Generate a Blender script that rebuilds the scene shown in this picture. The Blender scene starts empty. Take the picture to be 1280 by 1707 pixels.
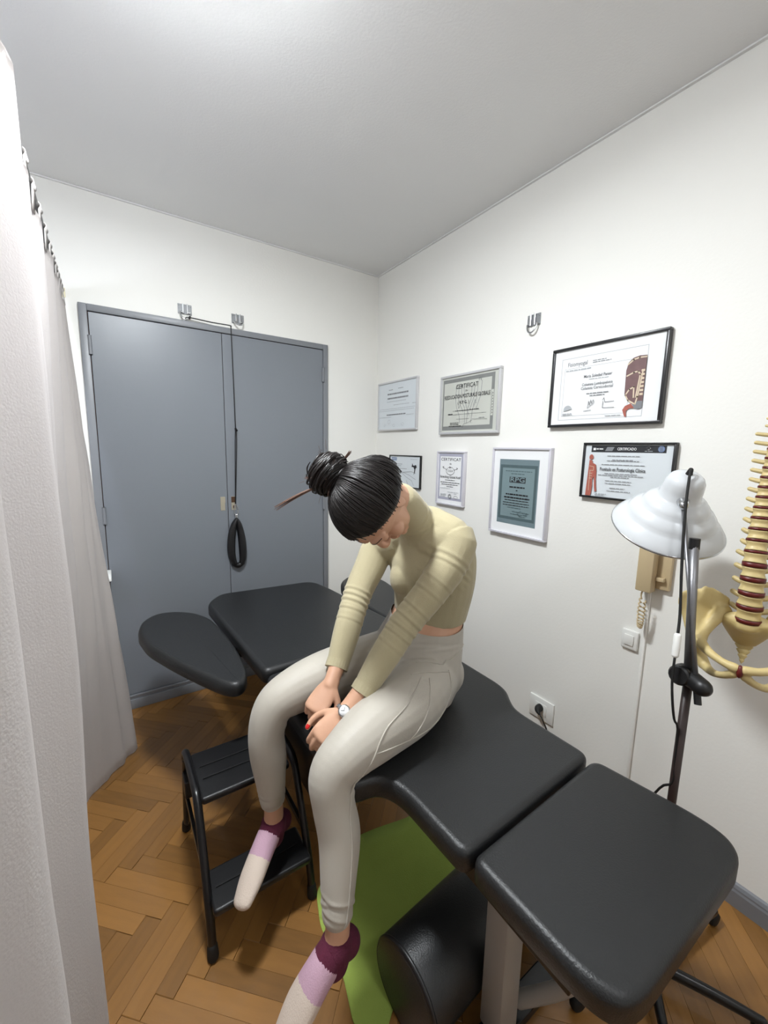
import bpy, bmesh, math, random
from mathutils import Vector, Matrix
from mathutils.bvhtree import BVHTree
random.seed(7)
V = Vector
scn = bpy.context.scene
COL = scn.collection
# ------------------------------------------------------------------ camera
yaw, pitch, roll = (math.radians(a) for a in (33.944, 8.625, 1.127))
fw = V((math.sin(yaw)*math.cos(pitch), math.cos(yaw)*math.cos(pitch), -math.sin(pitch)))
rr = V((math.cos(yaw), -math.sin(yaw), 0)); uu = rr.cross(fw)
r_ = rr*math.cos(roll) + uu*math.sin(roll); u_ = uu*math.cos(roll) - rr*math.sin(roll)
cam = bpy.data.objects.new('camera', bpy.data.cameras.new('camera')); COL.objects.link(cam)
M = Matrix((r_, u_, -fw)).transposed().to_4x4(); M.translation = V((-1.664, -2.596, 1.5)); cam.matrix_world = M
cam.data.sensor_fit = 'HORIZONTAL'; cam.data.sensor_width = 36; cam.data.lens = 681.35/1280*36
cam.data.clip_start = 0.02
scn.camera = cam
# ------------------------------------------------------------------ world, exposure
w = bpy.data.worlds.new('world'); scn.world = w; w.use_nodes = True
w.node_tree.nodes['Background'].inputs[0].default_value = (.6, .68, .8, 1)
w.node_tree.nodes['Background'].inputs[1].default_value = .02
scn.view_settings.view_transform = 'Standard'; scn.view_settings.look = 'None'
scn.view_settings.gamma = 1; scn.view_settings.use_curve_mapping = False
scn.view_settings.exposure = 0.14
LAMP = 268.0; LAMP2 = 32.0; LAMP_FILL = 55.0
# ------------------------------------------------------------------ materials
def lin(c):
    f = lambda x: x/12.92 if x <= .04045 else ((x+.055)/1.055)**2.4
    return tuple(f(x/255) for x in c) + (1,)
MATS = {}
def mat(name, col, rough=.5, var=0, vscale=8, bump=0, bscale=60, metal=0, spec=.5, emit=0, rnd=0, trans=0, coat=0, stretch=None, sheen=0):
    if name in MATS: return MATS[name]
    m = bpy.data.materials.new(name); m.use_nodes = True; MATS[name] = m
    nt = m.node_tree; b = nt.nodes['Principled BSDF']; L = nt.links.new
    c = lin(col)
    b.inputs['Base Color'].default_value = c; b.inputs['Roughness'].default_value = rough
    b.inputs['Metallic'].default_value = metal; b.inputs['Specular IOR Level'].default_value = spec
    b.inputs['Coat Weight'].default_value = coat; b.inputs['Sheen Weight'].default_value = sheen
    tc = nt.nodes.new('ShaderNodeTexCoord'); src = tc.outputs['Object']
    if stretch:
        mp = nt.nodes.new('ShaderNodeMapping'); mp.inputs['Scale'].default_value = stretch
        L(src, mp.inputs['Vector']); src = mp.outputs[0]
    if var or rnd:
        hs = nt.nodes.new('ShaderNodeHueSaturation'); hs.inputs['Color'].default_value = c
        add = nt.nodes.new('ShaderNodeMath'); add.operation = 'MULTIPLY_ADD'
        add.inputs[0].default_value = .5; add.inputs[1].default_value = var*2; add.inputs[2].default_value = 1-var
        if var:
            n = nt.nodes.new('ShaderNodeTexNoise'); n.inputs['Scale'].default_value = vscale; n.inputs['Detail'].default_value = 5
            L(src, n.inputs['Vector']); L(n.outputs[0], add.inputs[0])
        if rnd:
            oi = nt.nodes.new('ShaderNodeObjectInfo'); a2 = nt.nodes.new('ShaderNodeMath'); a2.operation = 'MULTIPLY_ADD'
            a2.inputs[1].default_value = rnd*2; L(oi.outputs['Random'], a2.inputs[0])
            a3 = nt.nodes.new('ShaderNodeMath'); a3.operation = 'SUBTRACT'; L(add.outputs[0], a3.inputs[0]); a3.inputs[1].default_value = rnd
            L(a3.outputs[0], a2.inputs[2]); L(a2.outputs[0], hs.inputs['Value'])
        else: L(add.outputs[0], hs.inputs['Value'])
        L(hs.outputs[0], b.inputs['Base Color'])
    if bump:
        n = nt.nodes.new('ShaderNodeTexNoise'); n.inputs['Scale'].default_value = bscale; n.inputs['Detail'].default_value = 4
        L(src, n.inputs['Vector']); bp = nt.nodes.new('ShaderNodeBump'); bp.inputs['Strength'].default_value = bump
        bp.inputs['Distance'].default_value = .004; L(n.outputs[0], bp.inputs['Height']); L(bp.outputs[0], b.inputs['Normal'])
    if emit:
        b.inputs['Emission Color'].default_value = c; b.inputs['Emission Strength'].default_value = emit
    if trans:
        out = nt.nodes['Material Output']; t = nt.nodes.new('ShaderNodeBsdfTranslucent'); t.inputs[0].default_value = c
        mx = nt.nodes.new('ShaderNodeMixShader'); mx.inputs[0].default_value = trans
        L(b.outputs[0], mx.inputs[1]); L(t.outputs[0], mx.inputs[2]); L(mx.outputs[0], out.inputs['Surface'])
    return m
WALL = mat('wall paint', (238,237,232), .6, var=.012, vscale=2, bump=.12, bscale=90, spec=.3)
CEIL = mat('ceiling paint', (232,232,231), .8, var=.01, vscale=3, bump=.15, bscale=120, spec=.2)
GREY = mat('grey door paint', (121,126,133), .36, var=.02, vscale=3, bump=.1, bscale=30)
GREYF = mat('grey frame paint', (126,129,134), .4, var=.03, vscale=10)
SKIRT = mat('grey skirting paint', (118,120,125), .45, var=.06, vscale=14)
OAK = mat('oak parquet', (140,99,50), .34, var=.2, vscale=7, rnd=.26, bump=.05, bscale=40, stretch=(1,7,1), coat=.15)
GAP = mat('dark joint', (70,45,24), .8)
VINYL = mat('black vinyl', (32,33,34), .40, var=.03, bump=.22, bscale=260, spec=.45)
BLACK = mat('black plastic', (18,18,20), .42)
BLKM = mat('black metal', (16,16,18), .3, spec=.5)
RUBBER = mat('rubber', (14,14,14), .7)
STEEL = mat('brushed steel', (132,132,135), .42, metal=.8, var=.04, vscale=30)
GALV = mat('galvanised plate', (138,140,142), .5, metal=.5)
CHROME = mat('chrome', (200,202,204), .22, metal=1)
NICKEL = mat('lock plate', (176,168,150), .45, metal=.4)
WHITEM = mat('white enamel', (204,207,210), .2, spec=.5)
WHITEP = mat('white plastic', (234,234,230), .35)
POSTM = mat('grey painted post', (158,154,149), .45, var=.05)
BEIGE = mat('beige plastic', (198,178,142), .42)
CREAM = mat('cream plastic', (230,222,190), .5)
CLOTH = mat('curtain cotton', (218,213,210), .85, var=.03, vscale=4, bump=.2, bscale=220, trans=.35, sheen=.2)
GREEN = mat('green microfibre', (158,180,84), .95, var=.06, vscale=18, bump=.3, bscale=300)
BONE = mat('bone plastic', (202,182,128), .45, var=.08, vscale=22, bump=.08, bscale=120)
DISC = mat('disc maroon', (92,22,20), .4)
SKIN = mat('skin', (206,160,132), .5, var=.05, vscale=16, bump=.05, bscale=160)
LIP = mat('lips', (176,120,104), .5)
HAIR = mat('dark brown hair', (20,14,13), .45, var=.3, vscale=30, spec=.4)
HAIR2 = mat('brown hair tips', (104,78,66), .4, var=.2, vscale=40)
KNIT = mat('beige rib knit', (178,168,136), .85, var=.05, vscale=22, bump=.25, bscale=420, sheen=.2)
LEG = mat('ivory leggings', (180,174,163), .55, var=.02, vscale=10, bump=.06, bscale=300, sheen=.15)
LEGM = mat('ivory perforated mesh', (178,172,161), .7, var=.12, vscale=260)
SOCKP = mat('pink sock', (196,160,178), .95, var=.05, bump=.3, bscale=300)
SOCKW = mat('cream sock', (216,200,186), .95, var=.05, bump=.3, bscale=300)
SOCKM = mat('maroon sock cuff', (86,26,50), .95, var=.15, vscale=60, bump=.4, bscale=260)
NAIL = mat('red nail', (206,40,40), .2)
GLOW = mat('lamp globe', (247,252,255), .4, emit=LAMP)
GLOW2 = mat('pendant globe', (226,234,255), .4, emit=LAMP2)
GLOW_FILL = mat('added fill diffuser', (250,252,255), .4, emit=LAMP_FILL)  # for the unseen lamp added behind the camera to fill near surfaces
PAPER = mat('white paper', (236,237,238), .7, spec=.3)
INK = mat('dark ink', (40,40,44), .7)
INK2 = mat('grey ink', (128,130,134), .7)
INK3 = mat('light ink', (178,182,186), .7)
# ------------------------------------------------------------------ helpers
def link(name, me, m=None, parent=None, smooth=True):
    o = bpy.data.objects.new(name, me); COL.objects.link(o)
    if m is not None and not me.materials:
        for x in (m if isinstance(m, (list, tuple)) else [m]): me.materials.append(x)
    if parent: o.parent = parent
    if smooth and me.polygons: me.polygons.foreach_set('use_smooth', [True]*len(me.polygons))
    return o
def obj(name, bm, m, parent=None, smooth=False, angle=None):
    bmesh.ops.recalc_face_normals(bm, faces=bm.faces[:])
    if angle is not None:
        for e in bm.edges:
            if len(e.link_faces) == 2 and e.calc_face_angle(0) > math.radians(angle): e.smooth = False
        smooth = True
    me = bpy.data.meshes.new(name); bm.to_mesh(me); bm.free()
    return link(name, me, m, parent, smooth)
def tag(o, label, cat, group=None):
    o['label'] = label; o['category'] = cat
    if group: o['group'] = group
    return o
def thing(name, label, cat, loc=(0,0,0), group=None):
    o = bpy.data.objects.new(name, None); COL.objects.link(o); o.location = loc; o.empty_display_size = .05
    bpy.context.view_layer.update()
    return tag(o, label, cat, group)
def adopt(root, *os):
    for o in os:
        o.parent = root; o.matrix_parent_inverse = Matrix.Translation(-V(root.location))
def struct(o): o['kind'] = 'structure'; return o
def B(): return bmesh.new()
def box(bm, lo, hi, bev=0):
    vs = [bm.verts.new((x,y,z)) for x in (lo[0],hi[0]) for y in (lo[1],hi[1]) for z in (lo[2],hi[2])]
    fs = [bm.faces.new([vs[i] for i in f]) for f in ((0,1,3,2),(4,6,7,5),(0,4,5,1),(2,3,7,6),(0,2,6,4),(1,5,7,3))]
    if bev:
        es = list({e for f in fs for e in f.edges})
        bmesh.ops.bevel(bm, geom=es, offset=bev, segments=2, affect='EDGES', profile=.5)
    return bm
def cr(P, t):   # catmull-rom over list of tuples
    n = len(P)-1; i = min(int(t), n-1); f = t-i
    a, b, c, d = P[max(i-1,0)], P[i], P[i+1], P[min(i+2,n)]
    return [0.5*((2*y)+(-x+z)*f+(2*x-5*y+4*z-q)*f*f+(-x+3*y-3*z+q)*f**3) for x,y,z,q in zip(a,b,c,d)]
def loft(bm, pts, rad, ref=(0,0,1), n=16, sub=5, caps=True, mi=0):
    """closed tube through pts; rad = radius or (a along ref, b across) at each point"""
    rad = [(x,x) if not isinstance(x,(tuple,list)) else x for x in (rad if isinstance(rad,(list,tuple)) else [rad]*len(pts))]
    D = [tuple(p)+tuple(r) for p,r in zip(pts,rad)]
    N = (len(D)-1)*sub
    S = [cr(D, i/sub) for i in range(N+1)] if len(D) > 2 else [[a+(b-a)*i/max(N,1) for a,b in zip(D[0],D[1])] for i in range(N+1)]
    S = [(V(s[:3]), max(s[3],1e-4), max(s[4],1e-4)) for s in S]
    rings = []; ref = V(ref)
    def ring(c, t, a, b):
        x = ref - t*ref.dot(t)
        if x.length < 1e-3: x = t.orthogonal()
        x.normalize(); y = t.cross(x)
        rings.append([bm.verts.new(c + x*a*math.cos(2*math.pi*k/n) + y*b*math.sin(2*math.pi*k/n)) for k in range(n)])
    T = []
    for i in range(len(S)):
        t = S[min(i+1,len(S)-1)][0]-S[max(i-1,0)][0]; T.append(t.normalized() if t.length > 1e-9 else V((0,0,1)))
    if caps:
        c,a,b = S[0]; m_ = min(a,b)
        for q in (.15,.45,.75): ring(c-T[0]*m_*math.cos(q*math.pi/2), T[0], a*math.sin(q*math.pi/2), b*math.sin(q*math.pi/2))
    for (c,a,b),t in zip(S,T): ring(c,t,a,b)
    if caps:
        c,a,b = S[-1]; m_ = min(a,b)
        for q in (.75,.45,.15): ring(c+T[-1]*m_*math.cos(q*math.pi/2), T[-1], a*math.sin(q*math.pi/2), b*math.sin(q*math.pi/2))
    fs = []
    for p,q in zip(rings,rings[1:]):
        for k in range(n): fs.append(bm.faces.new((p[k],p[(k+1)%n],q[(k+1)%n],q[k])))
    fs.append(bm.faces.new(rings[0][::-1])); fs.append(bm.faces.new(rings[-1]))
    for f in fs: f.material_index = mi
    return bm
def tube(bm, pts, r, n=8, sub=4, mi=0): return loft(bm, pts, r, (0.13,0.2,1), n, sub, False, mi)
def rod(bm, a, b, r, n=14): return loft(bm, [a,b], [r,r], (0.13,0.2,1), n, 1, False)
def lathe(bm, prof, o, ax, n=40):
    o = V(o); ax = V(ax).normalized(); x = ax.orthogonal().normalized(); y = ax.cross(x); rings = []
    for r,h in prof:
        c = o+ax*h
        rings.append([bm.verts.new(c)] if r < 1e-6 else [bm.verts.new(c+x*r*math.cos(2*math.pi*k/n)+y*r*math.sin(2*math.pi*k/n)) for k in range(n)])
    for p,q in zip(rings,rings[1:]):
        for k in range(n):
            a,b = p[k%len(p)],p[(k+1)%len(p)]; c,d = q[(k+1)%len(q)],q[k%len(q)]
            f = [v for i,v in enumerate((a,b,c,d)) if v not in (a,b,c,d)[:i]]
            if len(f) > 2: bm.faces.new(f)
    return bm
def ell(bm, c, ax, r, seg=20):   # ellipsoid: ax = 3 unit axes, r = 3 radii
    R = Matrix(ax).transposed()
    bmesh.ops.create_uvsphere(bm, u_segments=seg, v_segments=seg//2+2, radius=1,
        matrix=Matrix.Translation(V(c)) @ (R @ Matrix.Diagonal(V(r))).to_4x4())
    return bm
def ribbon(bm, pts, nrm, w, t):   # flat strap
    prev = None; N = len(pts); nrm = V(nrm).normalized()
    for i,p in enumerate(pts):
        tg = (V(pts[min(i+1,N-1)])-V(pts[max(i-1,0)])).normalized(); s = tg.cross(nrm).normalized(); nn = s.cross(tg)
        q = [bm.verts.new(V(p)+s*a*w/2+nn*b*t/2) for a,b in ((-1,-1),(1,-1),(1,1),(-1,1))]
        if prev: [bm.faces.new((prev[k],prev[(k+1)%4],q[(k+1)%4],q[k])) for k in range(4)]
        else: bm.faces.new(q[::-1])
        prev = q
    bm.faces.new(prev); return bm
def solidify(bm, vox, it=6, fac=.5):
    """union of overlapping closed shapes into one continuous surface"""
    me = bpy.data.meshes.new('tmp'); bmesh.ops.recalc_face_normals(bm, faces=bm.faces[:]); bm.to_mesh(me); bm.free()
    o = bpy.data.objects.new('tmp', me); COL.objects.link(o)
    m = o.modifiers.new('r', 'REMESH'); m.mode = 'VOXEL'; m.voxel_size = vox
    if it: s = o.modifiers.new('s', 'SMOOTH'); s.factor = fac; s.iterations = it
    dg = bpy.context.evaluated_depsgraph_get(); out = bpy.data.meshes.new_from_object(o.evaluated_get(dg))
    bpy.data.objects.remove(o); bpy.data.meshes.remove(me); return out
def rounded(P, R, seg=8):
    """outline polygon with rounded corners; R per corner"""
    out = []; n = len(P)
    for i in range(n):
        p,a,b = V(P[i]).to_2d(), V(P[i-1]).to_2d(), V(P[(i+1)%n]).to_2d(); r = R[i] if isinstance(R,(list,tuple)) else R
        u,v = (a-p),(b-p); r1 = min(r,u.length*.48); r2 = min(r,v.length*.48)
        if r <= 0: out.append(p); continue
        A,Bp = p+u.normalized()*r1, p+v.normalized()*r2
        for k in range(seg+1):
            t = k/seg; out.append(A*(1-t)**2+p*2*t*(1-t)+Bp*t*t)
    return out
def cushion(bm, P, ztop, th, er=.02, zf=None):
    """upholstered slab: soft top edge, harder bottom edge"""
    n = len(P); area = sum(P[i].x*P[(i+1)%n].y-P[(i+1)%n].x*P[i].y for i in range(n)); sg = 1 if area > 0 else -1
    N = []
    for i in range(n):
        t = (P[(i+1)%n]-P[i-1]); t.normalize(); N.append(V((t.y,-t.x))*sg)
    prof = [(er*.8,-th),(.006,-th),(0,-th+.008)] + [(er*(1-math.cos(a)), -er*(1-math.sin(a))) for a in (0,.35,.7,1.05,1.35,math.pi/2)]
    rings = []
    for ins,dz in prof:
        rings.append([bm.verts.new((P[i].x-N[i].x*ins, P[i].y-N[i].y*ins, ztop+dz)) for i in range(n)])
    for a,b in zip(rings,rings[1:]):
        for k in range(n): bm.faces.new((a[k],a[(k+1)%n],b[(k+1)%n],b[k]))
    bm.faces.new(rings[0][::-1]); bm.faces.new(rings[-1]); bm.edges.ensure_lookup_table()
    for k in range(n): bm.edges.get((rings[-1][k],rings[-1][(k+1)%n])).smooth = False
    if zf:
        for v in bm.verts: v.co.z += zf(v.co.x, v.co.y)
    return bm
# ------------------------------------------------------------------ room shell
CZ = 2.70; XL, YF = -3.3, -4.2
def slab(name, lo, hi, m): return struct(obj(name, box(B(), lo, hi), m))
slab('wall_back', (XL-.1, 0, -.05), (.1, .1, CZ), WALL)
slab('wall_right', (0, YF, -.05), (.1, 0, CZ), WALL)
slab('wall_left', (XL-.1, YF, -.05), (XL, 0, CZ), WALL)
slab('wall_front', (XL-.1, YF-.1, -.05), (.1, YF, CZ), WALL)
slab('ceiling', (XL-.1, YF-.1, CZ), (.1, .1, CZ+.1), CEIL)
floor = slab('floor', (XL-.1, YF-.1, -.06), (.1, .1, -.011), GAP)
# herringbone parquet
PW, PL = .056, .33; s2 = math.sqrt(.5); pd, qd = V((s2,-s2)), V((s2,s2)); O2 = V((-1.775,-1.07))
def clip(poly, lo, hi):
    for ax,val,sg in ((0,lo[0],1),(0,hi[0],-1),(1,lo[1],1),(1,hi[1],-1)):
        out = []
        for i in range(len(poly)):
            a,b = poly[i-1],poly[i]; da,db = (a[ax]-val)*sg,(b[ax]-val)*sg
            if (da < 0) != (db < 0): out.append(a+(b-a)*(da/(da-db)))
            if db >= 0: out.append(b)
        poly = out
        if len(poly) < 3: return None
    return poly
def plank_into(bm, poly, g=.0009):
    c = sum(poly, V((0,0)))/len(poly)
    sh = lambda p,d: p+(c-p).normalized()*min(d,(c-p).length*.3)
    lo = [bm.verts.new((*sh(p,g),-.011)) for p in poly]; m_ = [bm.verts.new((*sh(p,g),-.0012)) for p in poly]; up = [bm.verts.new((*sh(p,g+.0016),0)) for p in poly]
    n = len(poly)
    for a,b in ((lo,m_),(m_,up)):
        for k in range(n): bm.faces.new((a[k],a[(k+1)%n],b[(k+1)%n],b[k]))
    bm.faces.new(up)
RLO, RHI = V((-1.93,-2.5)), V((0,0)); shared = {}; far_bm = B(); NPL = 0
for i in range(-110,110):
    for j in range(-14,15):
        for kind in (0,1):
            p0,q0 = i*PW+j*PL, i*PW-j*PL
            p1,q1 = (p0+PL,q0+PW) if kind == 0 else (p0+PW,q0+PW+PL)
            if kind: q0 += PW
            P = [O2+pd*a+qd*b for a,b in ((p0,q0),(p1,q0),(p1,q1),(p0,q1))]
            xs,ys = [p.x for p in P],[p.y for p in P]
            if max(xs) < XL or min(xs) > 0 or max(ys) < YF or min(ys) > 0: continue
            c = sum(P, V((0,0)))/4
            vis = RLO.x < c.x < .2 and RLO.y < c.y < .2
            if vis:
                inside = max(xs) < -.001 and max(ys) < -.001
                if inside and kind in shared: me = shared[kind]
                else:
                    Q = P if inside else clip(P, (XL,YF), (-.001,-.001))
                    if not Q: continue
                    bm = B(); plank_into(bm, [p-c for p in Q]) if True else 0
                    bmesh.ops.rotate(bm, verts=bm.verts[:], cent=(0,0,0), matrix=Matrix.Rotation(-math.pi/4 if kind else math.pi/4,3,'Z'))
                    bmesh.ops.recalc_face_normals(bm, faces=bm.faces[:])
                    me = bpy.data.meshes.new('plank'); bm.to_mesh(me); bm.free(); me.materials.append(OAK)
                    if kind and False: pass
                    if inside: shared[kind] = me
                o = bpy.data.objects.new('plank', me); COL.objects.link(o); o.parent = floor; NPL += 1
                o.location = (c.x,c.y,0); o.rotation_euler = (0,0,math.pi/4 if kind else -math.pi/4)
            else:
                Q = clip(P, (XL,YF), (0,0))
                if Q: plank_into(far_bm, Q)
far = obj('planks_beyond', far_bm, OAK, floor); far['kind'] = 'stuff'
print('planks', NPL)
# skirting boards
def skirting(name, pts_fn):
    bm = B(); prof = [(.0,0),(.014,0),(.014,.055),(.011,.062),(.011,.068),(.006,.078),(0,.084)]
    pts_fn(bm, prof); return struct(obj(name, bm, SKIRT))
def run(bm, prof, a, b, nx, ny):
    R = [[bm.verts.new((p[0]+nx*d, p[1]+ny*d, z+.0005)) for d,z in prof] for p in (a,b)]
    for k in range(len(prof)): bm.faces.new((R[0][k],R[0][(k+1)%len(prof)],R[1][(k+1)%len(prof)],R[1][k]))
    bm.faces.new(R[0]); bm.faces.new(R[1][::-1])
skirting('baseboard_right', lambda bm,pr: run(bm,pr,(-.0005,-.016),(-.0005,YF),-1,0))
skirting('baseboard_back', lambda bm,pr: run(bm,pr,(-.0005,-.0005),(-.404,-.0005),0,-1))
skirting('baseboard_back_far', lambda bm,pr: run(bm,pr,(-1.74,-.0005),(XL+.001,-.0005),0,-1))
# cornice shadow groove between wall and ceiling
struct(obj('trim_1', box(B(), (-.012,YF,CZ-.006), (-.0005,-.0005,CZ-.0005)), CEIL))
struct(obj('trim_2', box(B(), (XL,-.012,CZ-.006), (-.0125,-.0005,CZ-.0005)), CEIL))
# ------------------------------------------------------------------ closet double door
door = struct(obj('door_1', box(B(), (-1.705,-.006,.088), (-.435,-.0005,2.15)), GAP))
fr = B()
box(fr, (-1.737,-.022,.0005), (-1.702,-.0005,2.179), .003); box(fr, (-.438,-.022,.0005), (-.404,-.0005,2.179), .003); box(fr, (-1.702,-.022,2.146), (-.438,-.0005,2.179), .003)
obj('door_frame', fr, GREYF, door, angle=40)
bm = B(); box(bm, (-1.701,-.026,.0005), (-.439,-.0005,.058), .002); box(bm, (-1.701,-.020,.058), (-.439,-.0005,.072), .002); box(bm, (-1.701,-.024,.072), (-.439,-.0005,.086), .003)
obj('plinth', bm, GREYF, door, angle=40)
for a,b in ((-1.699,-1.0775),(-1.0745,-.441)):
    lf = obj('door_leaf', box(B(), (a,-.019,.089), (b,-.0065,2.142), .002), GREY, door)
    c = -1.106 if a < -1.5 else -1.043
    lp = obj('lock_plate', box(B(), (c-.013,-.0215,1.118), (c+.013,-.0192,1.202), .001), NICKEL, lf)
    bm = B(); box(bm, (c-.004,-.0225,1.128), (c+.004,-.0216,1.146)); box(bm, (c-.013,-.0224,1.165), (c+.015,-.0216,1.2), .0004)
    obj('keyhole', bm, GAP if a > -1.5 else NICKEL, lp)
for x in (-1.7,-.44):
    for z in (1.985,1.13,.3):
        bm = B(); rod(bm, (x,-.024,z-.045), (x,-.024,z+.045), .008, 12)
        for k in (-.045,-.001,.043): rod(bm, (x,-.024,z+k), (x,-.024,z+k+.002), .009, 12)
        obj('hinge', bm, GREYF, door, angle=40)
# ------------------------------------------------------------------ lamps (all out of the picture; the dish towards the front wall is added fill)
LZ = 2.63
for LX,LY,gm,lab in ((-1.45,-1.5,GLOW,'round white dish lamp with an opal diffuser on the ceiling, next to the curtain'),(-1.1,-3.3,GLOW_FILL,'round white dish lamp with an opal diffuser on the ceiling, added unseen as fill light towards the front wall')):
    cl = thing('ceiling_lamp', lab, 'lamp', (LX,LY,CZ), 'dish lamps on the ceiling')
    b1 = obj('dish', lathe(B(), [(0,CZ-LZ-.001),(.10,CZ-LZ-.001),(.12,.05),(.14,.006),(.142,0),(.137,0),(.13,.01),(0,.01)], (LX,LY,LZ), (0,0,1)), WHITEP, None, True)
    b2 = obj('diffuser', lathe(B(), [(0,.009),(.125,.009),(.125,-.013),(.118,-.016),(0,-.017)], (LX,LY,LZ), (0,0,1)), gm, None, angle=40)
    adopt(cl, b1, b2)
PX, PY, PZ = -2.5, -1.3, 2.0
pl = thing('pendant_lamp', 'white glass globe hanging on a cord beyond the curtain', 'lamp', (PX,PY,CZ))
b1 = obj('cord', rod(B(), (PX,PY,CZ-.001), (PX,PY,PZ+.13), .004), WHITEP, None, True)
b2 = obj('globe', ell(B(), (PX,PY,PZ), ((1,0,0),(0,1,0),(0,0,1)), (.11,.11,.11)), GLOW2, None, True)
b3 = obj('cap', lathe(B(), [(.03,.1),(.03,.13),(0,.135)], (PX,PY,PZ), (0,0,1)), WHITEP, None, True)
adopt(pl, b1, b2, b3)
# ------------------------------------------------------------------ curtain, rod
RX, RZ = -1.797, 2.214
rodt = thing('curtain_rod', 'thin dark curtain rod held by a cream wall bracket', 'curtain rod', (RX,-.002,RZ))
a = obj('rod', rod(B(), (RX,-.008,RZ), (RX,-3.3,RZ), .010), BLKM, None, True)
b = obj('wall_bracket', box(box(B(), (RX-.012,-.006,RZ-.022), (RX+.016,-.0005,RZ+.022), .002), (RX-.010,-.03,RZ-.012), (RX+.010,-.006,RZ-.0085), .001), CREAM, None, angle=40)
c = obj('screw', lathe(B(), [(.003,0),(.002,.0015),(0,.0018)], (RX+.009,-.006,RZ+.012), (0,-1,0), 10), STEEL, None, True)
adopt(rodt, a, b, c)
top = [(-1.800,-.04),(-1.782,-.10),(-1.812,-.17),(-1.784,-.24),(-1.812,-.32),(-1.780,-.42),(-1.815,-.52),(-1.778,-.64),(-1.815,-.78),(-1.780,-.92),(-1.815,-1.06),(-1.778,-1.2),(-1.835,-1.36),(-1.755,-1.55),(-1.845,-1.75),(-1.765,-1.95),(-1.845,-2.15),(-1.78,-2.35),(-1.83,-2.6),(-1.78,-2.8),(-1.82,-3.0)]
bot = [(-1.640,-.40),(-1.655,-.43),(-1.685,-.45),(-1.70,-.49),(-1.735,-.52),(-1.76,-.56),(-1.80,-.60),(-1.83,-.65),(-1.86,-.78),(-1.84,-.92),(-1.87,-1.06),(-1.82,-1.2),(-1.86,-1.34),(-1.757,-1.52),(-1.86,-1.76),(-1.775,-1.95),(-1.875,-2.15),(-1.80,-2.35),(-1.86,-2.6),(-1.80,-2.8),(-1.84,-3.0)]
cm = B(); NS, NZ = (len(top)-1)*7, 46; grid = []
for i in range(NS+1):
    t = i/7; a, b = cr(top,t), cr(bot,t); colv = []
    ph = math.sin(t*math.pi*1.0)
    for k in range(NZ+1):
        f = k/NZ; z = 2.172-.022*abs(math.sin(math.pi*(t+.5)))-(2.172-.012)*f+.02*f*abs(math.sin(math.pi*(t+.5)))
        e = f*f*(3-2*f)*.35+f*.65
        x = a[0]+(b[0]-a[0])*e; y = a[1]+(b[1]-a[1])*e
        x += .007*math.sin(t*2.3+f*7)*min(1,f*3)*math.exp(-((f-.5)/.5)**2) + .005*math.sin(t*5.1-f*15)*f*(1-f)*2
        y += .006*math.sin(f*9+t*1.7)*f*(1-f)*3
        colv.append(cm.verts.new((x,y,z)))
    grid.append(colv)
for i in range(NS):
    for k in range(NZ): cm.faces.new((grid[i][k],grid[i+1][k],grid[i+1][k+1],grid[i][k+1]))
bmesh.ops.solidify(cm, geom=cm.faces[:], thickness=.0022)
cur = thing('curtain', 'long white cotton curtain hanging from the dark rod', 'curtain', (RX,-1.5,0))
parts = [obj('cloth', cm, CLOTH, None, True)]
for i in range(0,20):
    t = i+.5; p = cr(top,t); x = RX; y = p[1]; bm = B()
    pts = [V((x+.011*math.sin(q)+(p[0]-RX)*(.5-.5*math.cos(q))*.6, y-.008+.016*abs(q-math.pi)/math.pi, RZ-.011*math.cos(q)*-1 if False else RZ+.0115*math.cos(q))) for q in [math.pi*2*k/16 for k in range(17)]]
    pts = [V((p[0]-.004,y,RZ-.065))]+[V((x+.0135*math.cos(q),y+.004*math.sin(q),RZ+.0135*math.sin(q))) for q in [math.pi*1.25-math.pi*1.5*k/12 for k in range(13)]]+[V((p[0]+.006,y,RZ-.07))]
    parts.append(obj('tab', ribbon(bm, pts, (0,0,1) if False else (.02,1,.01), .0022, .04), CLOTH, None, True))
adopt(cur, *parts)
# small white table behind the curtain's far edge
sd = thing('side_table', 'small white side table almost hidden behind the curtain by the grey door', 'table', (-1.95,-.17,0))
pr = [obj('table_top', box(B(), (-2.2,-.2,.82), (-1.69,-.03,.839), .004), WHITEP, None, angle=40)]
for x in (-2.17,-1.78):
    for y in (-.17,-.06): pr.append(obj('leg', loft(B(), [(x-.03*(x<-2),y,.0),(x,y,.82)], [.011,.014], n=12, sub=1, caps=False), WHITEP, None, True))
adopt(sd, *pr)
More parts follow.
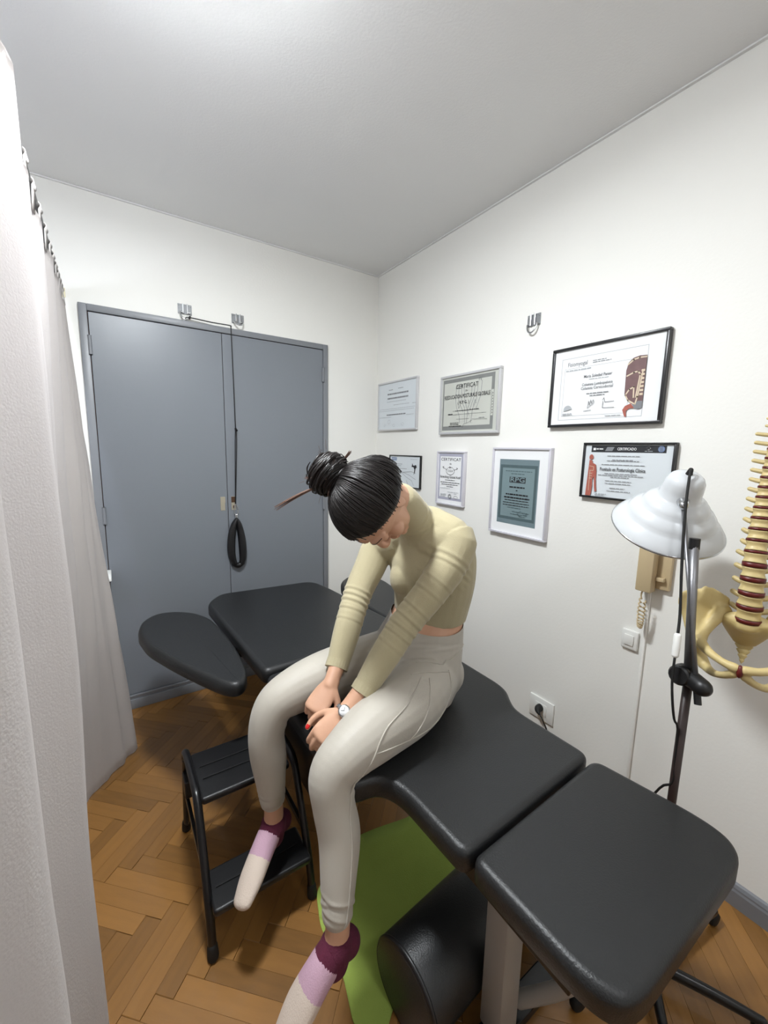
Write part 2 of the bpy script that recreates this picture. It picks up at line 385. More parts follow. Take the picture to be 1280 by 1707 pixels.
# ------------------------------------------------------------------ ring brackets, exercise cord
def bracket(loc, ex, label, ring_fold):
    """steel plate with two lugs and a D ring; ex = direction to the right along the wall, outward = n"""
    ex = V(ex); n = V((0,-1,0)) if abs(ex.x) > .5 else V((-1,0,0)); z = V((0,0,1)); c = V(loc)
    t = thing('ring_bracket', label, 'bracket', loc, 'steel ring brackets on the walls')
    def T(bm):
        m = Matrix((ex, n, z)).transposed().to_4x4(); m.translation = c
        bmesh.ops.transform(bm, matrix=m, verts=bm.verts[:]); return bm
    ps = [obj('plate', T(box(B(), (-.035,.0005,-.026), (.035,.003,.026), .001)), GALV, None)]
    for x in (-.011,.011):
        ps.append(obj('lug', T(box(B(), (x-.004,.003,-.024), (x+.004,.016,.026), .0015)), CHROME, None))
    for x in (-.028,.028):
        for q in (-.018,.018): ps.append(obj('screw', T(lathe(B(), [(.004,.003),(.0034,.0048),(0,.0054)], (x,0,q), (0,1,0), 10)), CHROME, None, True))
    R = []
    for k in range(21):
        a = math.pi*k/20; u = -math.cos(a)*.026; d = math.sin(a)*.040
        R.append(V((u, .013+d*math.sin(ring_fold), -.018-d*math.cos(ring_fold))))
    R = [V((.011,.012,-.016))]*0+[V((-.006,.0125,-.016))]+R+[V((.006,.0125,-.016))]
    ps.append(obj('ring', T(tube(B(), R, .0036, 10, 2)), CHROME, None, True))
    adopt(t, *ps)
bracket((-1.26,-.0003,2.24), (1,0,0), 'steel ring bracket above the grey door, cord knotted to its ring', .25)
bracket((-.978,-.0003,2.24), (1,0,0), 'steel ring bracket above the grey door, ring pulled outward by the hanging cord', .95)
bracket((-.0003,-1.325,2.10), (0,-1,0), 'steel ring bracket with empty ring above the framed certificates', .2)
ec = thing('exercise_cord', 'black cord with padded loop handle hanging in front of the grey door', 'exercise cord', (-1.03,-.04,.77))
KN = (-1.02,-.036,1.60)
bm = B(); tube(bm, [(-1.262,-.022,2.185),(-1.245,-.024,2.196),(-1.13,-.03,2.19),(-1.036,-.046,2.186),(-1.03,-.047,2.178),(-1.0285,-.046,2.15),(-1.024,-.04,1.9),KN], .0032)
c1 = obj('cord', bm, BLKM, None, True)
bm = B()
for dx in (-.004,.004): tube(bm, [KN,(KN[0]+dx,-.036,1.55),(-1.03+dx*.6,-.036,1.3),(-1.036+dx*.2,-.036,1.155)], .0026)
c2 = obj('doubled_cord', bm, BLKM, None, True)
c3 = []
for ring in ((((-1.02,-.036,1.605),(1,.2,.4)),((-1.017,-.038,1.597),(.2,.3,1))),(((-1.243,-.025,2.196),(1,.1,-.4)),)):
    bm = B()
    for p,d in ring:
        d = V(d).normalized(); a = d.orthogonal().normalized(); b = d.cross(a)
        tube(bm, [V(p)+a*.006*math.cos(q)+b*.006*math.sin(q)+d*.004*math.sin(q*.5) for q in [i*.7 for i in range(10)]], .0032)
    c3.append(obj('knot', bm, BLKM, None, True))
bm = B(); tube(bm, [V((-1.034+.011*math.cos(q)*(1-.25*math.sin(q)),-.037,1.122+.033*math.sin(q))) for q in [math.pi*2*i/20 for i in range(21)]], .0024, 8, 2)
tube(bm, [(-1.036,-.037,1.095),(-1.036,-.037,1.06)], .004); tube(bm, [(-1.029,-.037,1.095),(-1.029,-.037,1.058)], .004)
c4 = obj('carabiner', bm, CHROME, None, True)
# padded loop handle
Lp = [(-1.033,1.065),(-1.05,1.03),(-1.064,.97),(-1.071,.89),(-1.066,.825),(-1.052,.785),(-1.032,.776),(-1.012,.784),(-1.003,.815),(-1.002,.88),(-1.008,.96),(-1.02,1.03),(-1.033,1.065)]
bm = B(); loft(bm, [(x,-.038,z) for x,z in Lp[:6]], [(.018,.008),(.021,.016),(.022,.022),(.023,.024),(.022,.021),(.02,.015)], (0,1,0), 12, 4)
loft(bm, [(x,-.038,z) for x,z in Lp[7:]], [(.02,.015),(.022,.021),(.023,.024),(.022,.022),(.021,.016),(.018,.008)], (0,1,0), 12, 4)
c5 = obj('loop_strap', bm, BLACK, None, True)
c6 = obj('hand_grip', loft(B(), [(-1.058,-.038,.782),(-1.032,-.038,.770),(-1.006,-.038,.782)], [.014,.017,.014], n=14), BLACK, None, True)
adopt(ec, c1, c2, *c3, c4, c5, c6)
# ------------------------------------------------------------------ framed certificates on the right wall
def text(s, size, parent_fn, m, name='lettering', bold=0, align='CENTER', wfix=None):
    cu = bpy.data.curves.new('t', 'FONT'); cu.body = s; cu.size = size; cu.align_x = align; cu.align_y = 'CENTER'; cu.offset = bold*.45; cu.resolution_u = 2
    o = bpy.data.objects.new('t', cu); COL.objects.link(o)
    dg = bpy.context.evaluated_depsgraph_get(); me = bpy.data.meshes.new_from_object(o.evaluated_get(dg))
    bpy.data.objects.remove(o); bpy.data.curves.remove(cu)
    if wfix:
        xs = [v.co.x for v in me.vertices]; k = wfix/(max(xs)-min(xs)) if xs else 1
        for v in me.vertices: v.co.x *= k
    return me
class Cert:
    def __init__(s, y0, y1, z0, z1, label, fw_, depth, fm, name='framed_certificate'):
        s.w, s.h = y1-y0, z1-z0; s.y1, s.z0 = y1, z0; s.d = depth; s.fw = fw_
        s.root = thing(name, label, 'certificate', (0,(y0+y1)/2,z0)); s.ps = []; s.lvl = 0
        bm = B()
        for a,b,c,d in ((0,0,s.w,fw_),(0,s.h-fw_,s.w,s.h),(0,fw_,fw_,s.h-fw_),(s.w-fw_,fw_,s.w,s.h-fw_)):
            box(bm, (a,b,.0005), (c,d,depth), fw_*.18)
        s.add('frame', bm, fm, angle=40)
        s.f = depth*.62
        s.add('backing', box(B(), (fw_*.9,fw_*.9,.001), (s.w-fw_*.9,s.h-fw_*.9,s.f)), PAPER)
    def M(s):
        m = Matrix(((0,0,-1),(-1,0,0),(0,1,0))).to_4x4(); m.translation = V((0,s.y1,s.z0)); return m
    def add(s, name, bm, m, **k):
        bmesh.ops.transform(bm, matrix=s.M(), verts=bm.verts[:]); o = obj(name, bm, m, None, **k); s.ps.append(o); return o
    def up(s): s.lvl += 1; return s.f+.0003*s.lvl
    def poly(s, name, P, m, th=.0002):
        d = s.up(); bm = B(); b_ = [bm.verts.new((x,y,d-.0003)) for x,y in P]; t = [bm.verts.new((x,y,d)) for x,y in P]
        bm.faces.new(t); [bm.faces.new((b_[k],b_[(k+1)%len(P)],t[(k+1)%len(P)],t[k])) for k in range(len(P))]
        return s.add(name, bm, m)
    def rect(s, name, x0, y0, x1, y1, m): return s.poly(name, ((x0,y0),(x1,y0),(x1,y1),(x0,y1)), m)
    def lines(s, L, m, name='text_lines', th=.0028):
        d = s.up(); bm = B()
        for x0,x1,y in L:
            x = x0
            while x < x1-.002:      # word-like dashes
                e = min(x1, x+random.uniform(.008,.024)); vs = [bm.verts.new((a,b,d)) for a,b in ((x,y-th/2),(e,y-th/2),(e,y+th/2),(x,y+th/2))]; bm.faces.new(vs); x = e+.0025
        o = s.add(name, bm, m); o['kind'] = 'stuff'; return o
    def strokes(s, L, m, name, r=.0008):
        d = s.up(); bm = B()
        for P in L:
            for (a,b),(c,e) in zip(P,P[1:]):
                t = V((c-a,e-b))
                if t.length < 1e-6: continue
                t.normalize(); nx,ny = -t.y*r,t.x*r
                bm.faces.new([bm.verts.new((x,y,d)) for x,y in ((a-nx-t.x*r,b-ny-t.y*r),(c-nx+t.x*r,e-ny+t.y*r),(c+nx+t.x*r,e+ny+t.y*r),(a+nx-t.x*r,b+ny-t.y*r))])
        o = s.add(name, bm, m); o['kind'] = 'stuff'; return o
    def border(s, x0,y0,x1,y1, m, r=.0007, name='border'): return s.strokes([[(x0,y0),(x1,y0),(x1,y1),(x0,y1),(x0,y0)]], m, name, r)
    def text(s, t, x, y, size, m, bold=.0, align='CENTER', wfix=None, rot=0):
        me = text(t, size, None, m, bold=bold, align=align, wfix=wfix); d = s.up()
        me.transform(s.M() @ Matrix.Translation((x,y,d)) @ Matrix.Rotation(rot,4,'Z')); s.ps.append(link('lettering', me, m, None, False))
    def done(s): adopt(s.root, *s.ps)
arc = lambda cx,cy,rx,ry,a0,a1,n=16: [(cx+rx*math.cos(a0+(a1-a0)*k/n), cy+ry*math.sin(a0+(a1-a0)*k/n)) for k in range(n+1)]
SILV = mat('pale silver frame', (206,206,208), .3, metal=.3); SILW = mat('white lacquer frame', (214,212,220), .3, metal=.15); BLKF = mat('black frame', (20,20,22), .35); DKF = mat('dark pewter frame', (44,44,46), .3, metal=.3)
GP = mat('pale blue paper', (214,220,224), .5, var=.02); GP2 = mat('grey parchment', (196,198,190), .5, var=.03); GB = mat('grey border print', (128,130,128), .6, var=.06, vscale=40)
TEAL = mat('teal diploma', (112,130,136), .45, var=.05, vscale=20); TEALD = mat('dark teal border', (78,96,100), .5, var=.12, vscale=60); TEALL = mat('teal diploma field', (120,140,144), .45, var=.03)
LILAC = mat('lilac border', (172,172,188), .6, var=.05, vscale=60); FLESH = mat('printed muscle', (168,92,78), .6, var=.2, vscale=60); FLESHD = mat('printed dark muscle', (112,84,84), .6, var=.25, vscale=40); BEIP = mat('printed bone', (214,196,172), .6, var=.1, vscale=60); BLUEP = mat('printed blue', (110,128,164), .6); BAND = mat('printed black band', (34,36,40), .6)
# 1 pale diploma, top row next to the corner
c = Cert(-.497,-.045,1.634,1.966, 'pale blue diploma in a thin silver frame nearest the room corner', .012, .02, SILV)
c.rect('paper', .012,.012,c.w-.012,c.h-.012, GP)
c.lines([(.13,.18,.275),(.24,.3,.278)], INK2, th=.004)
c.lines([(.115,.355,.247),(.115,.355,.218)], INK2, th=.010)
c.lines([(.11,.33,.196),(.19,.37,.172),(.40,.44,.17)], INK3, th=.004); c.lines([(.02,.43,.148),(.01,.42,.136)], INK3)
c.lines([(.11,.33,.108)], INK2, th=.007); c.lines([(.02,.17,.092),(.34,.42,.1)], INK3)
c.strokes([arc(.14,.06,.014,.014,0,6.28),arc(.09,.035,.012,.006,0,5),arc(.2,.035,.014,.008,.5,6),arc(.3,.04,.016,.008,0,5.5)], INK3, 'seal'); c.done()
# 2 certificate with hands drawing
c = Cert(-1.165,-.72,1.597,1.925, 'grey parchment certificate with a dark border in a silver frame, top row', .013, .022, SILV)
c.rect('border_print', .013,.013,c.w-.013,c.h-.013, GP2); c.rect('border_print', .02,.022,.405,.305, GB); c.rect('paper', .03,.045,.385,.285, GP2)
c.rect('border_print', .388,.09,.402,.22, GP2); c.strokes([[(.391,.1+.014*k),(.399,.104+.014*k),(.392,.108+.014*k)] for k in range(8)], INK, 'side_lettering', .001)
H = [[(.13,.25),(.125,.2),(.135,.15),(.16,.1),(.165,.06)],[(.15,.25),(.15,.19),(.17,.15),(.19,.12)],[(.17,.26),(.175,.18),(.2,.14),(.205,.06)],[(.19,.25),(.2,.18),(.215,.14),(.235,.1)],[(.25,.26),(.245,.18),(.225,.14),(.22,.06)],[(.27,.26),(.265,.19),(.24,.13)],[(.295,.27),(.285,.18),(.26,.13),(.25,.06)],[(.31,.28),(.32,.27),(.315,.2),(.285,.13)],[(.145,.17),(.155,.14),(.165,.165)],[(.265,.15),(.275,.18),(.285,.16)],arc(.175,.255,.006,.012,0,3.2),arc(.305,.278,.008,.012,0,3.2),arc(.135,.25,.008,.014,0,3.2)]
c.strokes(H, INK2, 'sketch', .0012)
c.text('CERTIFICAT', .21,.258,.034, INK, .0006, wfix=.165); c.text('EN', .21,.232,.014, INK)
c.text('REEDUCATION POSTURALE GLOBALE', .208,.205,.03, INK, .0006, wfix=.345); c.text('( R.P.G. )', .19,.172,.024, INK, .0005)
c.lines([(.13,.24,.128),(.24,.31,.13)], INK, th=.003); c.lines([(.07,.108,.111)], INK, th=.006); c.strokes([[(.11,.108),(.36,.108)],[(.11,.128),(.31,.128)],[(.14,.082),(.24,.082)],[(.26,.078),(.37,.074)],[(.19,.035),(.2,.055),(.23,.06),(.26,.072)]], INK, 'ruled_lines', .0006)
c.lines([(.09,.16,.062),(.09,.16,.054),(.08,.18,.045)], INK, th=.003); c.lines([(.31,.35,.083)], INK2); c.done()
# 3 small black framed sheet behind the person's head
c = Cert(-.549,-.20,1.253,1.468, 'small sheet with blue logo in a thin black frame, partly behind the head', .007, .016, BLKF)
c.rect('paper', .007,.007,c.w-.007,c.h-.007, GP); c.rect('logo', .025,.178,.085,.198, BLUEP); c.lines([(.03,.08,.188)], GP, th=.005)
c.lines([(.03,.15,.155),(.03,.14,.143),(.03,.2,.125)], INK2, th=.003); c.lines([(.24,.31,.19)], INK3)
c.strokes([[(.03,.1),(.16,.1),(.25,.11),(.3,.1)],[(.14,.1),(.2,.07),(.26,.05),(.28,.02)],[(.16,.1),(.23,.085),(.3,.06)],[(.2,.05),(.22,.02)]], INK2, 'sketch', .001)
c.poly('figure', [(.255,.14),(.262,.165),(.27,.15),(.285,.15),(.3,.155),(.31,.14),(.295,.13),(.29,.105),(.28,.09),(.285,.125),(.275,.14)], INK); c.done()
# 4 narrow upright certificate
c = Cert(-.945,-.713,1.186,1.5, 'narrow upright certificate with lilac border and arrow emblem, bottom row', .009, .022, SILW)
c.rect('border_print', .01,.01,c.w-.01,c.h-.01, PAPER); c.rect('border_print', .014,.03,c.w-.018,c.h-.014, LILAC); c.rect('paper', .026,.045,c.w-.03,c.h-.03, PAPER)
W2 = .115
c.text('CERTIFICAT', W2,.266,.024, INK, .0006, wfix=.165); c.text('de', W2,.242,.016, INK, .0004)
c.strokes([arc(W2,.2,.034,.022,2.4,7.0,22),arc(W2,.2,.034,.022,1.0,2.1,6),[(W2-.03,.205),(.05,.222),(.06,.225)],[(.05,.222),(.058,.213)],[(W2+.03,.205),(.175,.217),(.166,.221)],[(.175,.217),(.167,.211)],[(W2-.006,.226),(W2+.002,.221),(W2-.006,.217)]], INK, 'emblem', .0013)
c.text('S G A', W2,.2,.017, INK, .0004)
c.text('Stretching Global Actif', W2,.165,.02, INK, .0005, wfix=.172)
c.lines([(.075,.155,.147),(.035,.195,.133),(.045,.185,.121),(.09,.145,.109)], INK, th=.0035); c.lines([(.035,.12,.098),(.1,.19,.078)], INK3)
c.strokes([arc(W2+.005,.052,.013,.013,0,6.28),arc(W2+.005,.052,.008,.008,0,6.28),arc(.17,.05,.016,.008,0,5.6)], INK2, 'seal', .001); c.lines([(.04,.09,.063),(.04,.09,.057),(.04,.08,.05),(.155,.18,.07)], INK3); c.done()
# 5 teal diploma with white mount
c = Cert(-1.482,-1.147,1.092,1.524, 'teal diploma in a wide white mount and pale frame, left of the lamp shade', .01, .026, SILW)
c.rect('mount', .01,.01,c.w-.01,c.h-.01, PAPER); c.rect('paper', .045,.055,.275,.375, TEAL); c.rect('border_print', .052,.078,.268,.348, TEALD); c.rect('paper', .066,.092,.254,.333, TEALL)
c.lines([(.085,.24,.318),(.12,.2,.305)], TEALD, th=.004); c.rect('logo', .112,.262,.206,.29, BAND); c.text('RPG', .159,.276,.032, TEALL, .0012, wfix=.084)
c.lines([(.114,.204,.24)], BAND, th=.007); c.lines([(.154,.164,.224)], BAND, th=.005)
c.lines([(.095,.225,.204),(.085,.235,.188)], BAND, th=.007); c.lines([(.09,.23,.175),(.08,.235,.162),(.08,.235,.15)], BAND, th=.0035)
c.lines([(.11,.19,.138),(.14,.23,.12),(.13,.23,.108),(.18,.22,.1)], TEALD); c.strokes([[(.2,.098),(.17,.11),(.19,.128),(.21,.11),(.24,.12)]], TEALD, 'signature'); c.done()
# 6 large dark framed certificate with anatomy print
c = Cert(-1.905,-1.452,1.613,1.941, 'large certificate in a dark frame with a pelvis anatomy print at one side', .011, .024, DKF)
c.rect('mount', .011,.011,c.w-.011,c.h-.011, PAPER)
c.border(.045,.03,.385,.282, INK3, .0009); c.border(.06,.045,.33,.24, INK3, .0006)
c.text('Fisiomyogal', .115,.256,.024, INK2, .0004, wfix=.085); c.lines([(.18,.235,.259),(.18,.255,.252)], INK2); c.lines([(.065,.175,.232)], INK3, th=.005)
c.text('Maria Soledad Panier', .205,.2,.017, INK2, .0004, wfix=.115); c.lines([(.17,.25,.188)], INK3)
c.text('Columna Lumbopelvica', .205,.168,.016, INK2, .0004, wfix=.125); c.text('Columna Cervicodorsal', .205,.153,.016, INK2, .0004, wfix=.13)
c.lines([(.165,.255,.131),(.18,.24,.122)], INK2, th=.0035)
c.strokes([[(.175,.075),(.178,.1),(.182,.085),(.187,.104),(.19,.09),(.197,.104),(.2,.096)],[(.175,.072),(.2,.093)],[(.16,.062),(.19,.064)],[(.235,.1),(.24,.108),(.245,.092),(.28,.093)],[(.237,.095),(.237,.07),(.282,.069)]], INK2, 'signature', .0009)
c.lines([(.065,.11,.055),(.065,.11,.05),(.25,.31,.038)], INK3); c.poly('stamp', arc(.088,.073,.018,.016,0,math.pi)+[(.07,.066)], INK3)
c.poly('anatomy_print', [(.318,.115),(.316,.2),(.322,.228),(.338,.243),(.36,.248),(.385,.246),(.385,.06),(.35,.075),(.33,.09)], FLESHD)
c.poly('anatomy_print', [(.385,.06),(.372,.055),(.355,.06),(.35,.075),(.37,.085),(.385,.084)], INK2)
c.poly('anatomy_print', [(.358,.06),(.345,.078),(.325,.07),(.316,.056),(.326,.03),(.332,.03),(.33,.052),(.34,.06)], FLESH)
c.strokes([[(.322,.222),(.34,.236),(.36,.241),(.384,.24)],[(.322,.18),(.345,.19),(.36,.192),(.368,.18),(.36,.1)],[(.376,.19),(.366,.1),(.36,.075)],[(.322,.11),(.335,.13),(.35,.137),(.352,.1)],[(.322,.11),(.333,.09),(.358,.075)]], BEIP, 'anatomy_print', .0025)
for k in range(7): c.rect('anatomy_print', .372,.105+.014*k,.384,.113+.014*k, BEIP)
c.done()
# 7 black framed certificate with black header band
c = Cert(-1.966,-1.628,1.322,1.546, 'certificate with black header band and red muscle figure, black frame, behind the lamp shade', .008, .022, BLKF)
c.rect('paper', .008,.008,c.w-.008,c.h-.008, GP); c.rect('header_band', .032,.186,.306,.213, BAND)
c.text('CERTIFICADO', .17,.199,.014, PAPER, .0004, wfix=.07); c.rect('logo', .04,.194,.05,.203, PAPER); c.lines([(.053,.08,.199)], PAPER, th=.004); c.poly('logo', [(.088,.191),(.096,.207),(.124,.207),(.116,.191)], INK2)
c.strokes([arc(.247,.203,.006,.005,0,5)], PAPER, 'logo', .0012); c.lines([(.235,.262,.192)], INK3, th=.002); c.poly('logo', arc(.29,.2,.011,.011,0,6.0,18), BLUEP); c.strokes([arc(.29,.2,.004,.007,0,6.28)], PAPER, 'logo', .001)
c.lines([(.1,.22,.172),(.12,.2,.157),(.1,.22,.153),(.08,.24,.138)], INK2, th=.0025)
c.text('Postitulo en Posturologia Clinica', .16,.119,.02, INK, .0006, wfix=.17)
c.lines([(.095,.22,.103),(.07,.24,.096),(.12,.19,.089),(.1,.2,.074),(.1,.2,.064),(.12,.18,.046),(.11,.2,.035)], INK2, th=.0025); c.lines([(.062,.11,.02),(.062,.1,.014)], INK3)
c.poly('figure_print', arc(.0365,.165,.0085,.012,-.6,3.9), FLESH)
c.poly('figure_print', [(.03,.155),(.042,.153),(.044,.143),(.058,.136),(.062,.11),(.063,.075),(.066,.05),(.07,.03),(.062,.025),(.058,.05),(.054,.09),(.048,.075),(.05,.05),(.048,.02),(.045,.009),(.024,.009),(.026,.06),(.028,.11)], FLESH)
c.strokes([[(.033,.13),(.05,.127),(.05,.112),(.034,.112)],[(.034,.1),(.045,.1)],[(.034,.09),(.045,.09)],[(.034,.08),(.045,.08)],[(.036,.11),(.036,.03)]], BEIP, 'figure_print', .0008); c.done()
# ------------------------------------------------------------------ intercom, switch, socket on the right wall
ic = thing('intercom_phone', 'beige wall intercom handset partly hidden under the lamp shade', 'intercom', (0,-1.94,1.0))
p = [obj('wall_plate', box(B(), (-.022,-1.998,1.015), (-.0005,-1.90,1.20), .004), BEIGE, None, angle=40)]
p.append(obj('handset', box(B(), (-.066,-1.957,1.003), (-.024,-1.903,1.215), .006), BEIGE, None, angle=40))
p.append(obj('cradle_tab', box(B(), (-.04,-1.985,1.048), (-.0225,-1.955,1.062), .002), BEIGE, None, angle=40))
bm = B(); tube(bm, [(-.05,-1.925,1.004),(-.05,-1.922,.985),(-.05,-1.925,.97)], .003); 
hp = []
for k in range(150):
    f = k/149; q = f*2*math.pi*20; rad = .0062*min(1,.5+4*min(f,1-f)); a = math.pi*(f*2) 
    cx = -.05+.006*math.cos(f*math.pi); z = .97-.108*math.sin(f*math.pi)*1.0; y = -1.929+.010*math.cos(f*math.pi)
    hp.append((cx+rad*math.cos(q), y+rad*math.sin(q)*.9, z+.002*math.sin(q)))
tube(bm, hp, .0028, 6, 1)
p.append(obj('coiled_cord', bm, BEIGE, None, True)); adopt(ic, *p)
tag(obj('cable_duct', box(B(), (-.011,-1.938,.085), (-.0005,-1.928,1.0), .002), WALL, None, angle=40), 'thin white cable duct running down the wall below the intercom', 'cable duct')
sw = thing('light_switch', 'white rocker switch on the wall below the intercom', 'switch', (0,-1.88,.745))
p = [obj('plate', box(B(), (-.014,-1.914,.744), (-.0005,-1.852,.822), .006), WHITEP, None, angle=40), obj('rocker', box(B(), (-.019,-1.9,.762), (-.0142,-1.866,.804), .002), WHITEP, None, angle=40)]
adopt(sw, *p)
so = thing('wall_socket', 'white wall socket plate behind the treatment table', 'socket', (0,-1.527,.225))
p = [obj('plate', box(B(), (-.010,-1.592,.225), (-.0005,-1.463,.332), .003), WHITEP, None, angle=40), obj('insert', box(B(), (-.0125,-1.557,.252), (-.0102,-1.497,.308), .001), WHITEP, None, angle=40)]
adopt(so, *p)
pg = thing('power_plug', 'black plug with cord pushed into the wall socket', 'plug', (-.013,-1.527,.285))
bm = B(); loft(bm, [(-.0132,-1.524,.287),(-.028,-1.526,.286),(-.04,-1.533,.283),(-.048,-1.545,.279)], [.018,.0175,.013,.006], n=16)
p = [obj('plug_body', bm, RUBBER, None, True)]
p.append(obj('cord', tube(B(), [(-.047,-1.545,.279),(-.052,-1.562,.268),(-.05,-1.578,.245),(-.045,-1.59,.21),(-.06,-1.63,.08),(-.09,-1.72,.006),(-.12,-1.9,.005),(-.2,-2.0,.005)], .0032), RUBBER, None, True))
adopt(pg, *p)
# ------------------------------------------------------------------ treatment table
tt = thing('treatment_table', 'black upholstered physiotherapy table in padded sections with armrests', 'treatment table', (-.83,-1.3,0))
p = []
def pad(name, P, R, z, th, er=.022): p.append(obj(name, cushion(B(), rounded(P,R), z, th, er), VINYL, None, True))
pad('foot_pad', [(-1.082,-2.086),(-.575,-2.069),(-.533,-2.345),(-.575,-2.405),(-1.04,-2.398),(-1.075,-2.345)], [.03,.036,.09,.05,.06,.06], .65, .06, .018)
pad('seat_pad', [(-1.092,-2.078),(-1.1,-1.86),(-1.13,-1.80),(-1.215,-1.79),(-1.225,-1.16),(-.505,-1.14),(-.505,-1.70),(-.555,-1.765),(-.58,-1.81),(-.572,-2.06)], [.03,.05,.03,.05,.036,.036,.06,.03,.05,.036], .65, .06, .018)
pad('head_pad', [(-1.228,-1.15),(-1.275,-.30),(-1.18,-.185),(-.62,-.235),(-.585,-.42),(-.52,-1.128)], [.036,.07,.05,.08,.06,.036], .66, .06)
arm = [(-1.608,-.51),(-1.585,-.375),(-1.519,-.305),(-1.433,-.315),(-1.345,-.385),(-1.29,-.504),(-1.2655,-.71),(-1.2605,-.918),(-1.272,-1.091),(-1.296,-1.158),(-1.332,-1.178),(-1.372,-1.148),(-1.436,-1.025),(-1.509,-.865),(-1.58,-.684)]
pad('arm_pad', arm, .05, .655, .055); ax = -.905
pad('arm_pad', [(2*ax-x+.0,y+.06) for x,y in arm][::-1], .05, .655, .055)
for s_ in (-1.36,-.46): p.append(obj('arm_bracket', box(box(B(), (s_-.02,-.9,.575), (s_+.02,-.6,.597), .003), (min(s_,ax)if s_<ax else ax+.25,-.80,.555), (ax-.25 if s_<ax else s_+.02,-.74,.574), .003), BLKM, None))
for s_ in (-1.03,-.62):
    p.append(obj('side_rail', box(B(), (s_-.02,-2.30,.545), (s_+.02,-.35,.587), .003), BLKM, None))
for y in (-2.2,-1.9,-1.35,-.85,-.5): p.append(obj('cross_bar', box(B(), (-1.008,y-.02,.545), (-.642,y+.02,.585), .003), BLKM, None))
p.append(obj('lift_housing', box(B(), (-1.162,-1.48,.30), (-.66,-1.12,.5445), .01), BLACK, None, angle=40))
p.append(obj('post', box(B(), (-.955,-2.10,.03), (-.885,-2.035,.5445), .006), POSTM, None, angle=40))
p.append(obj('post', box(B(), (-.80,-.80,.03), (-.73,-.72,.5445), .006), POSTM, None, angle=40))
bm = B(); loft(bm, [(-.86,-2.08,.07),(-.80,-2.16,.16),(-.75,-2.24,.30)], [(.014,.02)]*3, (1,0,0), 10); p.append(obj('brace', bm, POSTM, None, True))
for y in (-2.07,-.76):
    p.append(obj('base_bar', box(B(), (-1.10,y-.03,.0005), (-.55,y+.03,.03), .004), BLKM, None))
adopt(tt, *p)
# bolster roll under the table
bo = thing('bolster_roll', 'black vinyl bolster roll lying under the treatment table', 'bolster', (-.96,-1.90,0))
R_ = .115; A_, E_ = V((-1.125,-1.925,R_+.001)), V((-.60,-1.88,R_+.001))
pr_ = [(0,0),(R_-.012,0),(R_-.003,.004),(R_,.012)]
Ln = (E_-A_).length
p = [obj('roll_cover', lathe(B(), pr_+[(R_,Ln*.5)]+[(r,Ln-h) for r,h in pr_[::-1]], A_, E_-A_, 48), VINYL, None, angle=50)]
p.append(obj('end_seam', lathe(B(), [(R_-.008,.003),(R_-.003,.0015),(R_+.0015,.008),(R_+.001,.012),(R_-.008,.012)], A_, E_-A_, 48), BLACK, None, True)); adopt(bo, *p)
# green towel mat
def gz(x,y): return .0045+.0025*math.sin(x*23+y*11)+.002*math.sin(y*31-x*9)
G = rounded([(-.59,-1.425),(-.735,-1.437),(-.96,-1.40),(-1.175,-1.50),(-1.205,-1.60),(-1.20,-1.70),(-1.205,-1.757),(-1.23,-1.86),(-1.19,-1.93),(-1.0,-1.80),(-.58,-1.72)], .025, 4)
bm = B(); bmesh.ops.triangle_fill(bm, edges=[bm.edges.new(e) for e in [(lambda vs:[(vs[i],vs[(i+1)%len(vs)]) for i in range(len(vs))])([bm.verts.new((q.x,q.y,0)) for q in G])][0]], use_beauty=True)
bmesh.ops.subdivide_edges(bm, edges=bm.edges[:], cuts=5, use_grid_fill=True); bmesh.ops.triangulate(bm, faces=bm.faces[:])
for v in bm.verts: v.co.z = gz(v.co.x,v.co.y)+.002
r = bmesh.ops.extrude_face_region(bm, geom=bm.faces[:])
for v in [g for g in r['geom'] if isinstance(g,bmesh.types.BMVert)]: v.co.z = max(.0008, v.co.z-.005)
tag(obj('towel_mat', bm, GREEN, None, True), 'bright green microfibre mat spread on the parquet under the table', 'mat')
# ------------------------------------------------------------------ two-step stool
st = thing('step_stool', 'black folding two-step stool beside the treatment table', 'step stool', (-1.35,-1.26,0)); p = []
X0, X1 = -1.505, -1.19
def tread(x0,x1,y0,y1,z,name):
    t = obj(name, cushion(B(), rounded([(x0,y0),(x1,y0),(x1,y1),(x0,y1)], .012, 4), z, .026, .008), BLACK, None, True); p.append(t)
    ym = (y0+y1)/2
    for k in ((-.03,.03) if y1-y0 > .2 else (0,)):
        g = obj('groove_rib', box(B(), (x0+.02,ym+k-.002,z+.0018), (x1-.02,ym+k+.002,z+.0035)), RUBBER, None); p.append(g)
tread(X0+.012,X1-.012,-1.345,-1.115,.40,'upper_step'); tread(X0+.006,X1-.006,-1.515,-1.375,.172,'lower_step')
for x in (X0,X1):
    fl = obj('front_leg', tube(B(), [(x,-1.50,.012),(x,-1.485,.1),(x,-1.44,.22),(x,-1.372,.37),(x,-1.345,.412),(x,-1.30,.425),(x,-1.16,.425),(x,-1.11,.41),(x,-1.095,.38)], .0125, 12), BLKM, None, True)
    rl = obj('rear_leg', tube(B(), [(x+.001,-1.095,.385),(x+.001,-1.06,.25),(x+.001,-1.01,.012)], .0115, 12), BLKM, None, True)
    br = obj('side_brace', box(B(), (x-.006,-1.43,.20), (x+.006,-1.08,.222), .002), BLKM, None)
    p += [fl, rl, br]
    for y in (-1.502,-1.008): p.append(obj('rubber_foot', loft(B(), [(x,y,.012),(x,y+(.004 if y<-1.2 else -.004),.04)], [.0165,.015], n=14, sub=1), RUBBER, None, True))
p.append(obj('hinge_block', box(B(), (X0-.012,-1.15,.255), (X0+.012,-1.085,.32), .004), BLACK, None))
